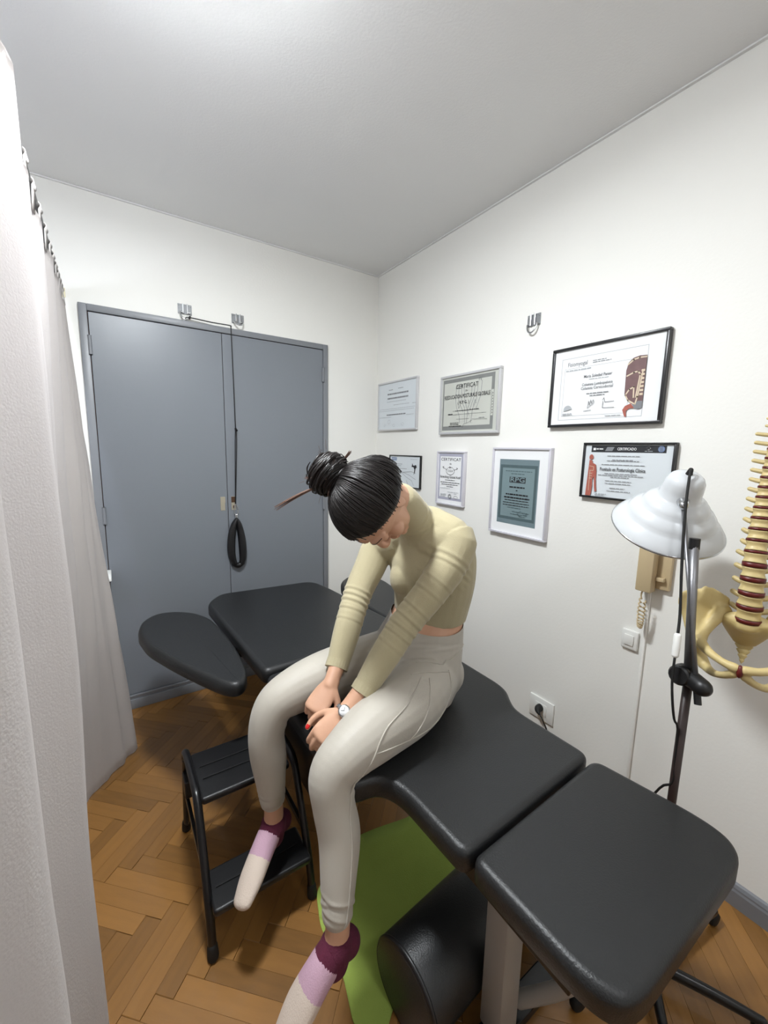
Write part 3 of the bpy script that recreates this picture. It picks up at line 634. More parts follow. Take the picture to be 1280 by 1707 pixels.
p.append(obj('rear_bar', rod(B(), (X0,-1.07,.28), (X1,-1.07,.28), .008), BLKM, None, True))
adopt(st, *p)
# ------------------------------------------------------------------ infrared lamp on stand
lp = thing('therapy_lamp', 'white enamel bell lamp on a black pole stand beside the table', 'lamp', (-.46,-2.23,0)); p = []
Mo, Ap = V((-.316,-2.077,1.295)), V((-.37,-2.136,1.448)); axl = (Ap-Mo).normalized(); k_ = .935
prof = [(.152,-.002),(.1535,.001),(.152,.005),(.146,.014),(.136,.026),(.124,.036),(.119,.040),(.116,.050),(.106,.062),(.094,.070),(.089,.074),(.086,.084),(.077,.094),(.066,.101),(.060,.104),(.0535,.110),(.052,.135),(.049,.155),(.043,.166),(.034,.173),(.02,.176),(.0,.177)]
prof = [(r*k_,h) for r,h in prof]
p.append(obj('lamp_shade', lathe(B(), prof, Mo, axl, 56), WHITEM, None, True))
p.append(obj('shade_inside', lathe(B(), [(.141,-.002)]+[(max(r-.004,0),h-.002) for r,h in prof[2:]], Mo, axl, 56), WHITEM, None, True))
p.append(obj('rim', lathe(B(), [(.1525*k_,-.004),(.1550*k_,-.001),(.1545*k_,.003),(.1515*k_,.003),(.1515*k_,-.004)], Mo, axl, 56), CHROME, None, True))
p.append(obj('bulb', lathe(B(), [(0,.03),(.03,.034),(.046,.05),(.047,.065),(.035,.1),(.018,.125),(.018,.15)], Mo, axl, 28), mat('bulb glass',(150,40,36),.15), None, True))
Pt, Pb, cl_ = V((-.425,-2.188,1.287)), V((-.461,-2.229,.03)), V((-.471,-2.230,.945))
p.append(obj('upper_pole', rod(B(), cl_-V((.0,0,.02)), Pt, .0105), STEEL, None, True))
p.append(obj('pole_cap', loft(B(), [Pt-V((.001,.001,.024)),Pt+V((0,0,.004))], [.0125,.0125], n=14, sub=1, caps=False), BLACK, None, angle=40))
p.append(obj('lower_pole', rod(B(), Pb, cl_, .0105), mat('dark bronze pole',(44,32,30),.35,var=.15,vscale=30), None, True))
pv = V((-.392,-2.140,1.376)); hs_ = Mo+axl*.122
ar_lo = V((-.497,-2.262,.905))
p.append(obj('lamp_arm', rod(B(), ar_lo, pv, .0055), STEEL, None, True))
p.append(obj('arm_cap', loft(B(), [ar_lo-(pv-ar_lo)*.02,ar_lo+(pv-ar_lo)*.05], [.008,.008], n=12, sub=1, caps=False), BLACK, None, angle=40))
pb_ = hs_+(pv-hs_).normalized()*.042
p.append(obj('pivot_bracket', loft(B(), [pb_,pv+(pv-hs_).normalized()*.012], [.016,.012], n=16, sub=1), CHROME, None, True))
p.append(obj('pivot_screw', lathe(B(), [(.008,0),(.008,.006),(0,.007)], pv+V((-.012,-.006,-.006)), (-.7,-.6,.2), 14), STEEL, None, True))
p.append(obj('clamp', loft(B(), [V((-.462,-2.214,.944)),V((-.497,-2.268,.942))], [.024,.021], n=18, sub=1), BLACK, None, True))
p.append(obj('clamp_knob', lathe(B(), [(0,0),(.022,0),(.025,.004),(.025,.016),(.021,.02),(0,.02)], V((-.483,-2.219,.948)), (-.92,.1,.1), 18), BLACK, None, angle=40))
tp = Mo+axl*.178
p.append(obj('strain_relief', loft(B(), [tp-axl*.004,tp+axl*.012], [.009,.006], n=12, sub=1), RUBBER, None, True))
p.append(obj('power_cord', tube(B(), [tp+axl*.01,(-.388,-2.146,1.462),(-.402,-2.150,1.437),(-.428,-2.160,1.360),(-.463,-2.180,1.226),(-.486,-2.198,1.107),(-.503,-2.205,1.055)], .0034), RUBBER, None, True))
p.append(obj('inline_switch', loft(B(), [(-.5035,-2.2055,1.052),(-.513,-2.2085,1.005)], [(.0085,.0075)]*2, (0,1,0), 14, 1), WHITEP, None, True))
p.append(obj('power_cord', tube(B(), [(-.514,-2.209,1.0),(-.521,-2.212,.946),(-.524,-2.219,.894),(-.510,-2.224,.836),(-.484,-2.226,.80),(-.476,-2.228,.70),(-.476,-2.228,.64),(-.47,-2.20,.60),(-.44,-2.15,.45),(-.40,-2.12,.2),(-.36,-2.1,.01)], .003), RUBBER, None, True))
p.append(obj('hub', loft(B(), [(-.461,-2.229,.03),(-.461,-2.229,.085)], [.032,.02], n=20, sub=1), BLKM, None, True))
for an,ln_ in ((-63,.25),(-9,.33),(64,.25),(163,.25),(215,.25)):
    a = math.radians(an); d = V((math.cos(a),math.sin(a),0)); c0 = V((-.461,-2.229,.055)); tip = c0+d*ln_
    p.append(obj('base_leg', loft(B(), [c0+d*.01, c0+d*ln_*.55, tip+V((0,0,-.007))], [(.017,.015),(.016,.012),(.014,.010)], (0,0,1), 12, 3), BLKM, None, True))
    p.append(obj('caster', lathe(B(), [(0,-.011),(.018,-.011),(.0215,-.006),(.0215,.006),(.018,.011),(0,.011)], (tip.x,tip.y,.0225), d.cross(V((0,0,1))), 20), RUBBER, None, True))
adopt(lp, *p)
# ------------------------------------------------------------------ spine model
sp = thing('spine_model', 'life-size plastic spine and pelvis model with maroon discs hanging from a stand', 'anatomical model', (-.345,-2.295,1.05)); p = []
Fd = V((-.97,-.22,0)).normalized(); Ld = V((0,0,1)).cross(Fd) * -1   # Ld = image-left side of the model
O = V((-.352,-2.298,1.090))
def W(l,f,z): return O+Ld*l+Fd*f+V((0,0,z))
def colx(z):   # curve of the column (forward offset) by height above the sacrum
    return .012*math.sin(min(z,.2)/.2*math.pi)-.018*math.sin(max(0,min(1,(z-.2)/.3))*math.pi)
def cly(z): return .006*z/.2 if z < .2 else .006-.05*(z-.2)**1.3
def vertebra(z, h, wd, dp, tp_, spn, tilt):
    bm = B(); c0, c1, c2 = W(cly(z),colx(z-h/2),z-h/2), W(cly(z),colx(z)-.001,z), W(cly(z),colx(z+h/2),z+h/2)
    loft(bm, [c0,c1,c2], [(wd,dp),(wd*.87,dp*.87),(wd,dp)], Ld, 18, 4, False)
    b0 = c1-Fd*(dp+.008)
    loft(bm, [c1-Fd*dp*.6, b0], [(wd*.8,h*.3),(wd*.7,h*.28)], Ld, 10, 2)
    for s in (1,-1):
        loft(bm, [b0, b0+Ld*s*wd*.9-Fd*.006, b0+Ld*s*(wd+tp_)-Fd*.012+V((0,0,.004))], [h*.3,h*.3,h*.26], n=8, sub=3)
        loft(bm, [b0+Ld*s*wd*.55-Fd*.006-V((0,0,h*.6)), b0+Ld*s*wd*.55-Fd*.008+V((0,0,h*.6))], [.006,.005], n=8, sub=2)
    loft(bm, [b0, b0-Fd*spn*.6-V((0,0,tilt*.4)), b0-Fd*spn-V((0,0,tilt))], [(.004,h*.3),(.0035,h*.35),(.004,h*.25)], Ld, 8, 3)
    p.append(obj('vertebra', bm, BONE, None, True)); p[-1].name
z = .0
for k in range(24):
    if k < 5: h, dh, wd, dp, tp_, spn, tilt = .0262-.0006*k, .0105, .0262-.0007*k, .0185, .010, .03, .008
    elif k < 17: q = (k-5)/11; h, dh, wd, dp, tp_, spn, tilt = .0225-.0055*q, .0056-.0016*q, .0222-.0062*q, .0168-.005*q, .006+.018*q, .026, .022
    else: h, dh, wd, dp, tp_, spn, tilt = .0125, .0045, .0125, .009, .014, .02, .006
    bm = B(); loft(bm, [W(cly(z),colx(z),z),W(cly(z),colx(z+dh),z+dh)], [(wd*1.03,dp*1.03)]*2, Ld, 18, 2, False); p.append(obj('disc', bm, DISC, None, True))
    vertebra(z+dh+h/2, h, wd, dp, tp_, spn, tilt); z += h+dh
ztop = z
# pelvis: two hip bones and sacrum
for s in (1,-1):
    bm = B()
    loft(bm, [W(s*.093,.028,-.062),W(s*.100,.018,-.035),W(s*.104,.005,0),W(s*.108,.0,.03),W(s*.108,.0,.052)], [(.026,.02),(.034,.012),(.05,.009),(.056,.008),(.046,.007)], Ld*s*.62+Fd*.78, 18, 5)
    loft(bm, [W(s*.048,-.022,.012),W(s*.062,-.012,-.012),W(s*.08,.012,-.042),W(s*.092,.03,-.062)], [(.02,.014),(.017,.014),(.016,.014),(.024,.02)], (0,0,1), 12, 4)
    loft(bm, [W(s*.052,-.03,.02),W(s*.078,-.018,.034),W(s*.1,.0,.045)], [(.026,.008),(.03,.007),(.028,.007)], (0,0,1), 12, 4)
    loft(bm, [W(s*.09,.034,-.066),W(s*.066,.066,-.078),W(s*.036,.094,-.084),W(s*.01,.106,-.086)], [.016,.0115,.0095,.0115], n=12, sub=4)
    loft(bm, [W(s*.092,.022,-.07),W(s*.088,.0,-.11),W(s*.072,.004,-.142)], [.02,.016,.015], n=12, sub=4)
    loft(bm, [W(s*.072,.004,-.142),W(s*.052,.04,-.142),W(s*.03,.076,-.126),W(s*.01,.1,-.104)], [.014,.010,.009,.011], n=12, sub=4)
    p.append(link('hip_bone', solidify(bm, .0035, 5), BONE))
bm = B()
loft(bm, [W(0,-.008,-.002),W(0,-.02,-.02),W(0,-.04,-.048),W(0,-.052,-.072)], [(.05,.022),(.052,.02),(.040,.015),(.026,.011)], Ld, 18, 5)
loft(bm, [W(0,-.0,-.012),W(0,0,-.003)], [(.027,.018)]*2, Ld, 16, 2)
p.append(link('sacrum', solidify(bm, .0035, 4), BONE))
for k in range(4):
    p.append(obj('coccyx_segment', loft(B(), [W(0,-.052+.006*k,-.082-.012*k),W(0,-.05+.006*k,-.088-.012*k)], [(.019-.0045*k,.006),(.015-.0045*k,.005)], Ld, 12, 1), BONE, None, True))
p.append(obj('pubic_disc', ell(B(), W(0,.108,-.092), (Ld,Fd,V((0,0,1))), (.007,.010,.016)), DISC, None, True))
# stand: hanger, pole, base (beyond the picture's edge)
S0 = V((-.10,-2.62,0)); hk = W(cly(ztop),colx(ztop),ztop)
p.append(obj('hanger', tube(B(), [hk-V((0,0,.03)),hk+V((0,0,.05)),hk*.5+(S0+V((0,0,ztop+1.2)))*.5*1.0 if False else V(((hk.x+S0.x)/2,(hk.y+S0.y)/2,hk.z+.09)),V((S0.x,S0.y,hk.z+.06)),V((S0.x,S0.y,hk.z))], .005, 10), CHROME, None, True))
p.append(obj('stand_pole', rod(B(), S0+V((0,0,.02)), V((S0.x,S0.y,hk.z+.01)), .009), CHROME, None, True))
p.append(obj('stand_base', lathe(B(), [(0,.0005),(.1,.0005),(.1,.012),(.02,.022),(0,.022)], S0, (0,0,1), 32), WHITEP, None, angle=40))
adopt(sp, *p)
LASH = mat('eyelashes', (66,44,38), .6)
# ------------------------------------------------------------------ seated person
pe = thing('person', 'seated person in beige turtleneck and ivory leggings, head bowed, dark hair in a bun', 'person', (-.87,-1.5,.65)); p = []
SH = V((.22,-.95,.2)).normalized()            # towards the person's left
TOR = [((-.805,-1.525,.700),(.17,.115)),((-.795,-1.525,.77),(.178,.125)),((-.765,-1.527,.86),(.155,.11)),((-.745,-1.53,.935),(.135,.095)),((-.745,-1.54,1.02),(.145,.105)),((-.757,-1.55,1.10),(.155,.112)),((-.772,-1.555,1.17),(.155,.10)),((-.795,-1.555,1.225),(.12,.078))]
LARM = [((-.80,-1.60,1.212),.066),((-.762,-1.668,1.222),.063),((-.805,-1.682,1.145),.056),((-.868,-1.670,1.062),.050),((-.940,-1.656,.983),.046),((-1.010,-1.656,.905),.043),((-1.065,-1.658,.842),.0365),((-1.088,-1.66,.815),.033)]
RARM = [((-.845,-1.45,1.185),.060),((-.872,-1.395,1.155),.058),((-.918,-1.402,1.085),.053),((-.965,-1.418,1.025),.048),((-1.0,-1.438,.975),.045),((-1.05,-1.473,.895),.042),((-1.085,-1.498,.84),.036),((-1.098,-1.507,.822),.033)]
LLEG = [((-.80,-1.61,.748),(.10,.098)),((-.95,-1.692,.742),(.10,.092)),((-1.10,-1.732,.734),(.084,.083)),((-1.20,-1.755,.716),(.066,.066)),((-1.246,-1.762,.682),(.056,.058)),((-1.250,-1.778,.62),(.050,.053)),((-1.244,-1.800,.54),(.049,.053)),((-1.262,-1.83,.455),(.042,.044)),((-1.277,-1.853,.392),(.0355,.0365))]
RLEG = [((-.80,-1.44,.748),(.10,.098)),((-.96,-1.43,.742),(.096,.093)),((-1.13,-1.427,.736),(.082,.083)),((-1.245,-1.434,.722),(.066,.066)),((-1.292,-1.438,.69),(.057,.058)),((-1.312,-1.442,.62),(.052,.054)),((-1.308,-1.446,.54),(.050,.054)),((-1.304,-1.45,.455),(.043,.044)),((-1.302,-1.453,.395),(.0365,.0375))]
LFOOT = [((-1.255,-1.862,.30),(.032,.034)),((-1.29,-1.866,.31),(.034,.038)),((-1.335,-1.872,.285),(.036,.034)),((-1.385,-1.876,.235),(.042,.025)),((-1.425,-1.88,.19),(.034,.016))]
RFOOT = [((-1.268,-1.438,.285),(.031,.033)),((-1.305,-1.462,.30),(.033,.037)),((-1.35,-1.497,.275),(.035,.032)),((-1.395,-1.533,.24),(.040,.024)),((-1.43,-1.563,.212),(.032,.016))]
def limb(bm, L, ref, k=0, i0=0, i1=None, n=20, sub=5):
    L = L[i0:i1]; loft(bm, [a for a,_ in L], [((b[0]+k,b[1]+k) if isinstance(b,tuple) else b+k) for _,b in L], ref, n, sub)
# head frame: U crown, F face, S left
U = V((-.95,-.20,-.06)).normalized(); F = V((-.16,-.12,-1)); F = (F-U*F.dot(U)).normalized(); S = U.cross(F)
HC = V((-1.047,-1.628,1.345)); HS = 1.1
def H(s,f,u): return HC+(S*s+F*f+U*u)*HS
def hell(bm,c,r,seg=14,ax=None): return ell(bm, c, ax or (S,F,U), tuple(x*HS for x in r), seg)
def hloft(bm,P,R,ref,n=12,sub=4): return loft(bm, P, [tuple(y*HS for y in x) if isinstance(x,tuple) else x*HS for x in R], ref, n, sub)
def hand(bm, Wp, K, fa, back, thumb, curl, spread=.0, tfold=.6, sc=1.0):
    """palm, four unequal fingers and a thumb; returns thumb tip"""
    Wp, K = V(Wp), V(K); d = (K-Wp).normalized(); t = V(thumb); t = (t-d*t.dot(d)).normalized(); n = d.cross(t); 
    if n.dot(V(back)) < 0: n = -n
    pl = .088*sc; tips = []; loft(bm, [fa, V(fa).lerp(Wp,.6), Wp+d*.01], [.028,.0245,.0235], t, 16, 4)
    loft(bm, [Wp-d*.004, Wp+d*.006, Wp+d*pl*.35, Wp+d*pl*.75, Wp+d*pl], [(.024,.019),(.0265,.019),(.034,.0165),(.038,.0135),(.037,.0115)], t, 20, 4)
    lens = [(.040,.024,.019),(.044,.027,.020),(.041,.025,.020),(.033,.019,.018)]; rads = [.0084,.0086,.0082,.0073]
    for k in range(4):
        o = .0275-.0185*k; b = Wp+d*(pl-.006*abs(k-1)*.8)+t*o; dirn = (d+t*spread*(1.5-k)).normalized(); ang = 0; P = [b-dirn*.02-n*.002, b]; R = [rads[k]*1.05, rads[k]*1.12]
        for j in range(3):
            ang += curl[k][j]; dd = dirn*math.cos(ang)-n*math.sin(ang); b = b+dd*lens[k][j]*sc; P.append(b); R.append(rads[k]*(1.0,.95,.8)[j])
        loft(bm, P, R, t, 12, 5); tips.append(b)
    tb = Wp+d*.022+t*.024-n*.004; m1 = tb+(d*.55+t*.62-n*.35).normalized()*.036; m2 = m1+(d*.85+t*(.4-tfold)-n*.2).normalized()*.030; m3 = m2+(d*.9-t*tfold*.8-n*.15).normalized()*.024
    loft(bm, [tb-d*.012-t*.01, tb, m1, m2, m3], [.013,.0135,.0108,.0096,.008], n, 12, 5)
    return m3, (m3-m2).normalized(), n
bm = B()
loft(bm, [a for a,_ in TOR], [b for _,b in TOR], SH, 28, 5)
for L in (LARM,RARM): limb(bm, L, (0,1,0), -.004)
limb(bm, LLEG, (0,1,0), -.005); limb(bm, RLEG, (0,1,0), -.005)
for A_,L in ((LLEG,LFOOT),(RLEG,RFOOT)):
    loft(bm, [A_[-1][0], (V(A_[-1][0])+V(L[1][0]))/2+V((.004,0,.004)), L[1][0]], [.031,.030,.031], (0,1,0), 16, 4); limb(bm, L, (0,1,0), -.003)
# neck and head
loft(bm, [(-.795,-1.55,1.20),(-.845,-1.567,1.265),(-.915,-1.592,1.325),H(0,-.012,-.055),H(0,-.01,-.01)], [.064,.057,.053,.055,.055], SH, 20, 5)
hell(bm, H(0,-.008,.018), (.076,.096,.092), 28)
hloft(bm, [H(0,.018,.0),H(0,.036,-.045),H(0,.052,-.085),H(0,.062,-.103)], [(.066,.062),(.060,.054),(.042,.040),(.024,.024)], S, 20, 4)
hloft(bm, [H(0,.080,.022),H(0,.096,-.004),H(0,.109,-.027),H(0,.092,-.036)], [(.008,.008),(.010,.010),(.0145,.0115),(.012,.008)], S, 12, 4)
for s in (-1,1):
    hell(bm, H(s*.0115,.098,-.031), (.007,.008,.007), 12)
    hell(bm, H(s*.031,.079,.006), (.0165,.0115,.011))
    hloft(bm, [H(s*.012,.088,.026),H(s*.032,.086,.03),H(s*.052,.07,.024)], [.009,.009,.007], S, 10, 3)
    hell(bm, H(s*.042,.062,-.03), (.024,.022,.02))
    hell(bm, H(s*.074,-.008,-.012), (.006,.016,.028), 14, ((S*s*.9-F*.4).normalized(),(F*.9+S*s*.4).normalized(),U))
hell(bm, H(0,.092,-.060), (.022,.010,.0065)); hell(bm, H(0,.090,-.071), (.019,.010,.007)); hell(bm, H(0,.083,-.098), (.018,.014,.013))
# hands clasped between the knees
LW, LK = V((-1.158,-1.666,.766)), V((-1.250,-1.672,.708)); RW, RK = V((-1.140,-1.548,.790)), V((-1.250,-1.592,.712))
lt, ltd, ln = hand(bm, LW, LK, LARM[-2][0], (-.5,-.8,.5), (-.35,.75,.45), [(.75,.75,.4),(.8,.8,.4),(.85,.8,.4),(.9,.8,.4)], tfold=.15)
rt, rtd, rn = hand(bm, RW, RK, RARM[-2][0], (-.6,-.1,.8), (.3,-.85,-.35), [(.9,1.0,.5),(.95,1.0,.5),(.95,1.0,.5),(.9,1.0,.5)], tfold=.5)
body = link('body', solidify(bm, .0032, 4, .5), SKIN); p.append(body)
for v in body.data.vertices:
    if .60 < v.co.z < .6535 and v.co.x > -1.185: v.co.z = .6535
bvh = None
# face details and nails
bb = BVHTree.FromPolygons([v.co.copy() for v in body.data.vertices], [tuple(q.vertices) for q in body.data.polygons])
def onskin(pts, lift):
    out = []
    for k in range((len(pts)-1)*4+1):
        h_ = bb.find_nearest(V(cr([tuple(q) for q in pts],k/4))); out.append(h_[0]+h_[1]*lift)
    return out
for s in (-1,1):
    P_ = onskin([H(s*.012,.0965,.030),H(s*.030,.0955,.0375),H(s*.050,.077,.031)], .0002)
    p.append(obj('eyebrow', loft(B(), P_, [(.0022,.0008)]*len(P_), U, 8, 2), HAIR, None, True))
    P_ = onskin([H(s*.018,.0885,-.002),H(s*.031,.0905,-.005),H(s*.044,.083,-.002)], .0003)
    p.append(obj('eyelashes', loft(B(), P_, [(.0010,.0007)]*len(P_), U, 8, 2), LASH, None, True))
P_ = onskin([H(-.020,.094,-.065),H(0,.104,-.0645),H(.020,.094,-.065)], -.0002)
p.append(obj('lips', loft(B(), P_, [(.004,.0018)]*len(P_), U, 10, 2), LIP, None, True))
p.append(obj('fingernail', ell(B(), lt-ltd*.002+ln*.0055, (ltd,ltd.cross(ln).normalized(),ln), (.0085,.006,.003), 14), NAIL, None, True))
# turtleneck top
bm = B()
loft(bm, [V(a)+V((0,0,.0)) for a,_ in TOR[3:]], [(b[0]+.006,b[1]+.006) for _,b in TOR[3:]], SH, 28, 5, True)
for L in (LARM,RARM): limb(bm, L, (0,1,0), .0025, n=20)
loft(bm, [(-.795,-1.55,1.20),(-.845,-1.567,1.265),(-.915,-1.592,1.324),(-.937,-1.60,1.342)], [.072,.066,.0635,.062], SH, 22, 5)
fdir = V((-.95,-.28,0)).normalized()
for s in (-1,1): ell(bm, V((-.815,-1.568,1.085))+SH*s*.060+V((0,0,-.0)), (fdir,SH,V((0,0,1))), (.062,.070,.076), 20)
loft(bm, [V((-.768,-1.655,1.238)),V((-.78,-1.61,1.246)),V((-.80,-1.555,1.252)),V((-.835,-1.48,1.215)),V((-.865,-1.42,1.172))], [.057,.063,.068,.06,.052], (0,0,1), 18, 4)
loft(bm, [V((-.73,-1.60,1.16)),V((-.715,-1.60,1.06)),V((-.705,-1.59,.98))], [.07,.075,.06], SH, 16, 4)
def crease(me, F_):
    """cloth folds: ridge and groove pairs; each (centre, along, amplitude, width, reach, facing)"""
    nr = [v.normal.copy() for v in me.vertices]
    for c,t,A,w_,R,fc in F_:
        c, t = V(c), V(t).normalized(); fc = V(fc).normalized() if fc else None
        for v,n_ in zip(me.vertices,nr):
            q = v.co-c
            if q.length > R: continue
            d = q.dot(t); k = (1-(q.length/R)**2)
            if fc: k *= max(0,min(1,.5+1.2*q.normalized().dot(fc)))
            v.co += n_*A*k*(math.exp(-(d/w_)**2)-.9*math.exp(-((d-1.9*w_)/w_)**2))
def arm_folds(L, spec, tilt):
    out = []
    for i,f,A,w_,tl in spec:
        a,b = V(L[i][0]),V(L[i+1][0]); t = (b-a).normalized(); out.append((a.lerp(b,f), t+V(tilt)*tl, A, w_, L[i][1]*1.75, None))
    return out
top_me = solidify(bm, .0036, 9, .5)
crease(top_me, arm_folds(LARM, [(3,.55,.0026,.0045,.7),(3,.9,.0032,.005,.55),(4,.2,.003,.0045,.5),(4,.45,.0026,.004,.4),(4,.8,.002,.0045,.6),(2,.55,.0016,.005,.9),(2,.95,.0018,.005,.7),(1,.7,.0024,.006,1.1),(1,.95,.002,.005,1.0)], (-.55,.1,-.45)))
crease(top_me, arm_folds(RARM, [(3,.3,.0024,.0045,.5),(3,.6,.003,.0045,.45),(3,.9,.003,.0045,.4),(4,.2,.0022,.004,.4),(4,.55,.0016,.004,.4)], (-.5,-.2,-.4)))
crease(top_me, [((-.80,-1.66,1.10),(.5,.2,.8),.003,.007,.09,None),((-.79,-1.65,1.08),(.6,.2,.75),.0026,.006,.08,None),((-.87,-1.60,1.30),(-.75,-.3,.6),.002,.005,.075,None),((-.86,-1.59,1.275),(-.6,-.3,.75),.002,.005,.08,None)])
# cut away what lies below the cropped hem
tm = bmesh.new(); tm.from_mesh(top_me)
bmesh.ops.bisect_plane(tm, geom=tm.verts[:]+tm.edges[:]+tm.faces[:], plane_co=(-.745,-1.53,.936), plane_no=(.12,.1,-1), clear_outer=False, clear_inner=False)
kill = [f for f in tm.faces if (f.calc_center_median()-V((-.745,-1.53,.936))).dot(V((.12,.1,-1))) > 0 and (f.calc_center_median().xy-V((-.745,-1.53))).length < .2 and f.calc_center_median().x > -.90]
bmesh.ops.delete(tm, geom=kill, context='FACES'); tm.to_mesh(top_me); tm.free()
top_o = link('turtleneck_top', top_me, KNIT); p.append(top_o)
for L in (LARM,RARM):
    a,b = V(L[-2][0]),V(L[-1][0]); t = (b-a).normalized(); c = b+t*L[-1][1]*.3
    q = obj('cuff', loft(B(), [c-t*.020,c+t*.006], [L[-1][1]+.0045]*2, (0,1,0), 24, 2, False), KNIT); adopt(pe, q); p.append(q) if False else None
# leggings
bm = B()
loft(bm, [a for a,_ in TOR[:4]], [(b[0]+.004,b[1]+.004) for _,b in TOR[:4]], SH, 28, 5)
for L in (LLEG,RLEG): limb(bm, L, (0,1,0), .0015, n=22)
for s,y in ((1,-1.612),(-1,-1.43)): ell(bm, (-.755,y,.738), ((1,0,0),(0,1,0),(0,0,1)), (.085,.085,.083), 20)
leg_me = solidify(bm, .004, 8, .5)
for L in (LLEG,RLEG):
    a,b = V(L[7][0]),V(L[8][0]); t = (b-a).normalized(); kn = V(L[4][0])
    crease(leg_me, [(a.lerp(b,f), t+V((-.2,.3*sg,0)), .0024, .0042, .06, None) for f,sg in ((.45,1),(.68,-1),(.9,1))]+[(kn+V((.05,-.03,-.02-.011*i)),(-.35,0,1),.0028,.0045,.045,None) for i in range(3)])
crease(leg_me, [((-.90,-1.66,.85),(.3,.55,.8),.0026,.006,.07,None),((-.86,-1.66,.88),(.25,.4,.9),.0022,.005,.08,None),((-.80,-1.67,.86),(.1,.35,.93),.0018,.005,.08,None),((-.93,-1.60,.83),(.5,.3,.8),.003,.007,.07,None)])
for v in leg_me.vertices:
    if .60 < v.co.z < .6515 and v.co.x > -1.185: v.co.z = .6515
def cut(me, co, no):
    t = bmesh.new(); t.from_mesh(me); bmesh.ops.bisect_plane(t, geom=t.verts[:]+t.edges[:]+t.faces[:], plane_co=co, plane_no=no, clear_outer=True); t.to_mesh(me); t.free()
cut(leg_me, (-.745,-1.53,.920), (-.10,-.12,1))
leg_o = link('leggings', leg_me, LEG); p.append(leg_o)
bvh = BVHTree.FromPolygons([v.co.copy() for v in leg_me.vertices], [tuple(q.vertices) for q in leg_me.polygons])
def seam(pts, r=.0022, lift=.0008):
    D = [tuple(q) for q in pts]; out = []
    for k in range((len(D)-1)*8+1):
        q = V(cr(D,k/8)); hit = bvh.find_nearest(q); out.append(hit[0]+hit[1]*lift)
    return obj('seam', loft(B(), out, r, (0,0,1), 6, 1), LEG, None, True)
# ------- seams down the left leg
sm = [seam([(-.93,-1.72,.82),(-1.02,-1.77,.80),(-1.12,-1.80,.77),(-1.18,-1.83,.70),(-1.225,-1.83,.63),(-1.235,-1.86,.54),(-1.255,-1.88,.45),(-1.275,-1.9,.385)]),
      seam([(-.80,-1.71,.81),(-.83,-1.76,.75),(-.92,-1.79,.715),(-1.02,-1.815,.72),(-1.15,-1.83,.74)]),
      seam([(-.905,-1.73,.82),(-.96,-1.78,.77),(-1.03,-1.82,.722)]),
      seam([(-.80,-1.715,.81),(-.86,-1.72,.83),(-.95,-1.70,.84)]),
      seam([(-.70,-1.66,.85),(-.80,-1.70,.835),(-.90,-1.66,.85)])]
# perforated mesh panel between the seams
PX_ = [(-.905,.83),(-.95,.835),(-1.12,.785),(-1.16,.742),(-1.03,.72),(-.96,.77)]
def inpoly(x, y, P):
    c = False
    for k in range(len(P)):
        (x1,y1),(x2,y2) = P[k-1],P[k]
        if (y1 > y) != (y2 > y) and x < (x2-x1)*(y-y1)/(y2-y1)+x1: c = not c
    return c
leg_me.materials.append(LEGM)
for q in leg_me.polygons:
    if q.center.y < -1.73 and inpoly(q.center.x, q.center.z, PX_): q.material_index = 1
for q in sm: adopt(pe, q)
# socks
for L,A_,nm in ((LFOOT,LLEG,1),(RFOOT,RLEG,-1)):
    bm = B(); limb(bm, L, (0,1,0), .002, n=20); an = V(L[1][0]); up = (V(A_[-1][0])-an).normalized()
    loft(bm, [an-up*.012, an+up*.006], [.0335,.034], (0,1,0), 20, 2)
    me = solidify(bm, .004, 4, .5); d = (V(L[-1][0])-an).normalized()
    sk = link('sock', me, [SOCKP,SOCKW,SOCKM]); 
    for q in me.polygons: q.material_index = 1 if (q.center-an).dot(d) > .083 else (0 if (q.center-an).dot(d) > .022 else 2)
    bm = B(); c0 = an+up*.004; x = up.orthogonal().normalized(); y = up.cross(x); bk = -(d-up*d.dot(up)).normalized()
    loft(bm, [c0-up*.026+d*.004, c0-up*.005, c0+up*.006+bk*.004], [.037,.040,.0395], (0,1,0), 24, 4, True)
    ell(bm, c0+bk*.030-up*.004, (bk,up,bk.cross(up)), (.018,.028,.028), 14)
    cf = link('cuff', solidify(bm, .004, 3, .5), SOCKM); adopt(pe, sk); cf.parent = sk; cf.matrix_parent_inverse = Matrix.Translation(-V(pe.location)) if False else Matrix()
# wristwatch on the left wrist
wd = (LK-LW).normalized(); wc = LW+wd*.0; wt = V((-.35,.75,.45)); wt = (wt-wd*wt.dot(wd)).normalized()
wn = ln
ww = obj('wristwatch', loft(B(), [wc+wt*.0295*math.cos(q)+wn*.0225*math.sin(q) for q in [2*math.pi*k/32 for k in range(33)]], [(.006,.0016)]*33, wd, 8, 1), CHROME, None, True); adopt(pe, ww)
cs = wc+wn*.0235
for nm,pf,mm in (('watch_case', [(0,-.003),(.0165,-.003),(.0175,.0),(.0165,.0055),(.0135,.0065)], CHROME), ('watch_dial', [(0,.0055),(.0138,.0055),(.0138,.006),(0,.0062)], PAPER)):
    q = obj(nm, lathe(B(), pf, cs, wn, 28), mm, None, True); q.parent = ww
hb = B()
for a,l in ((.9,.008),(2.6,.011)):
    dd = wd*math.cos(a)+wt*math.sin(a); loft(hb, [cs+wn*.0066, cs+wn*.0066+dd*l], [.0007,.0005], wn, 6, 1)
q = obj('watch_hands', hb, INK, None, True); q.parent = ww; q['kind'] = 'stuff'
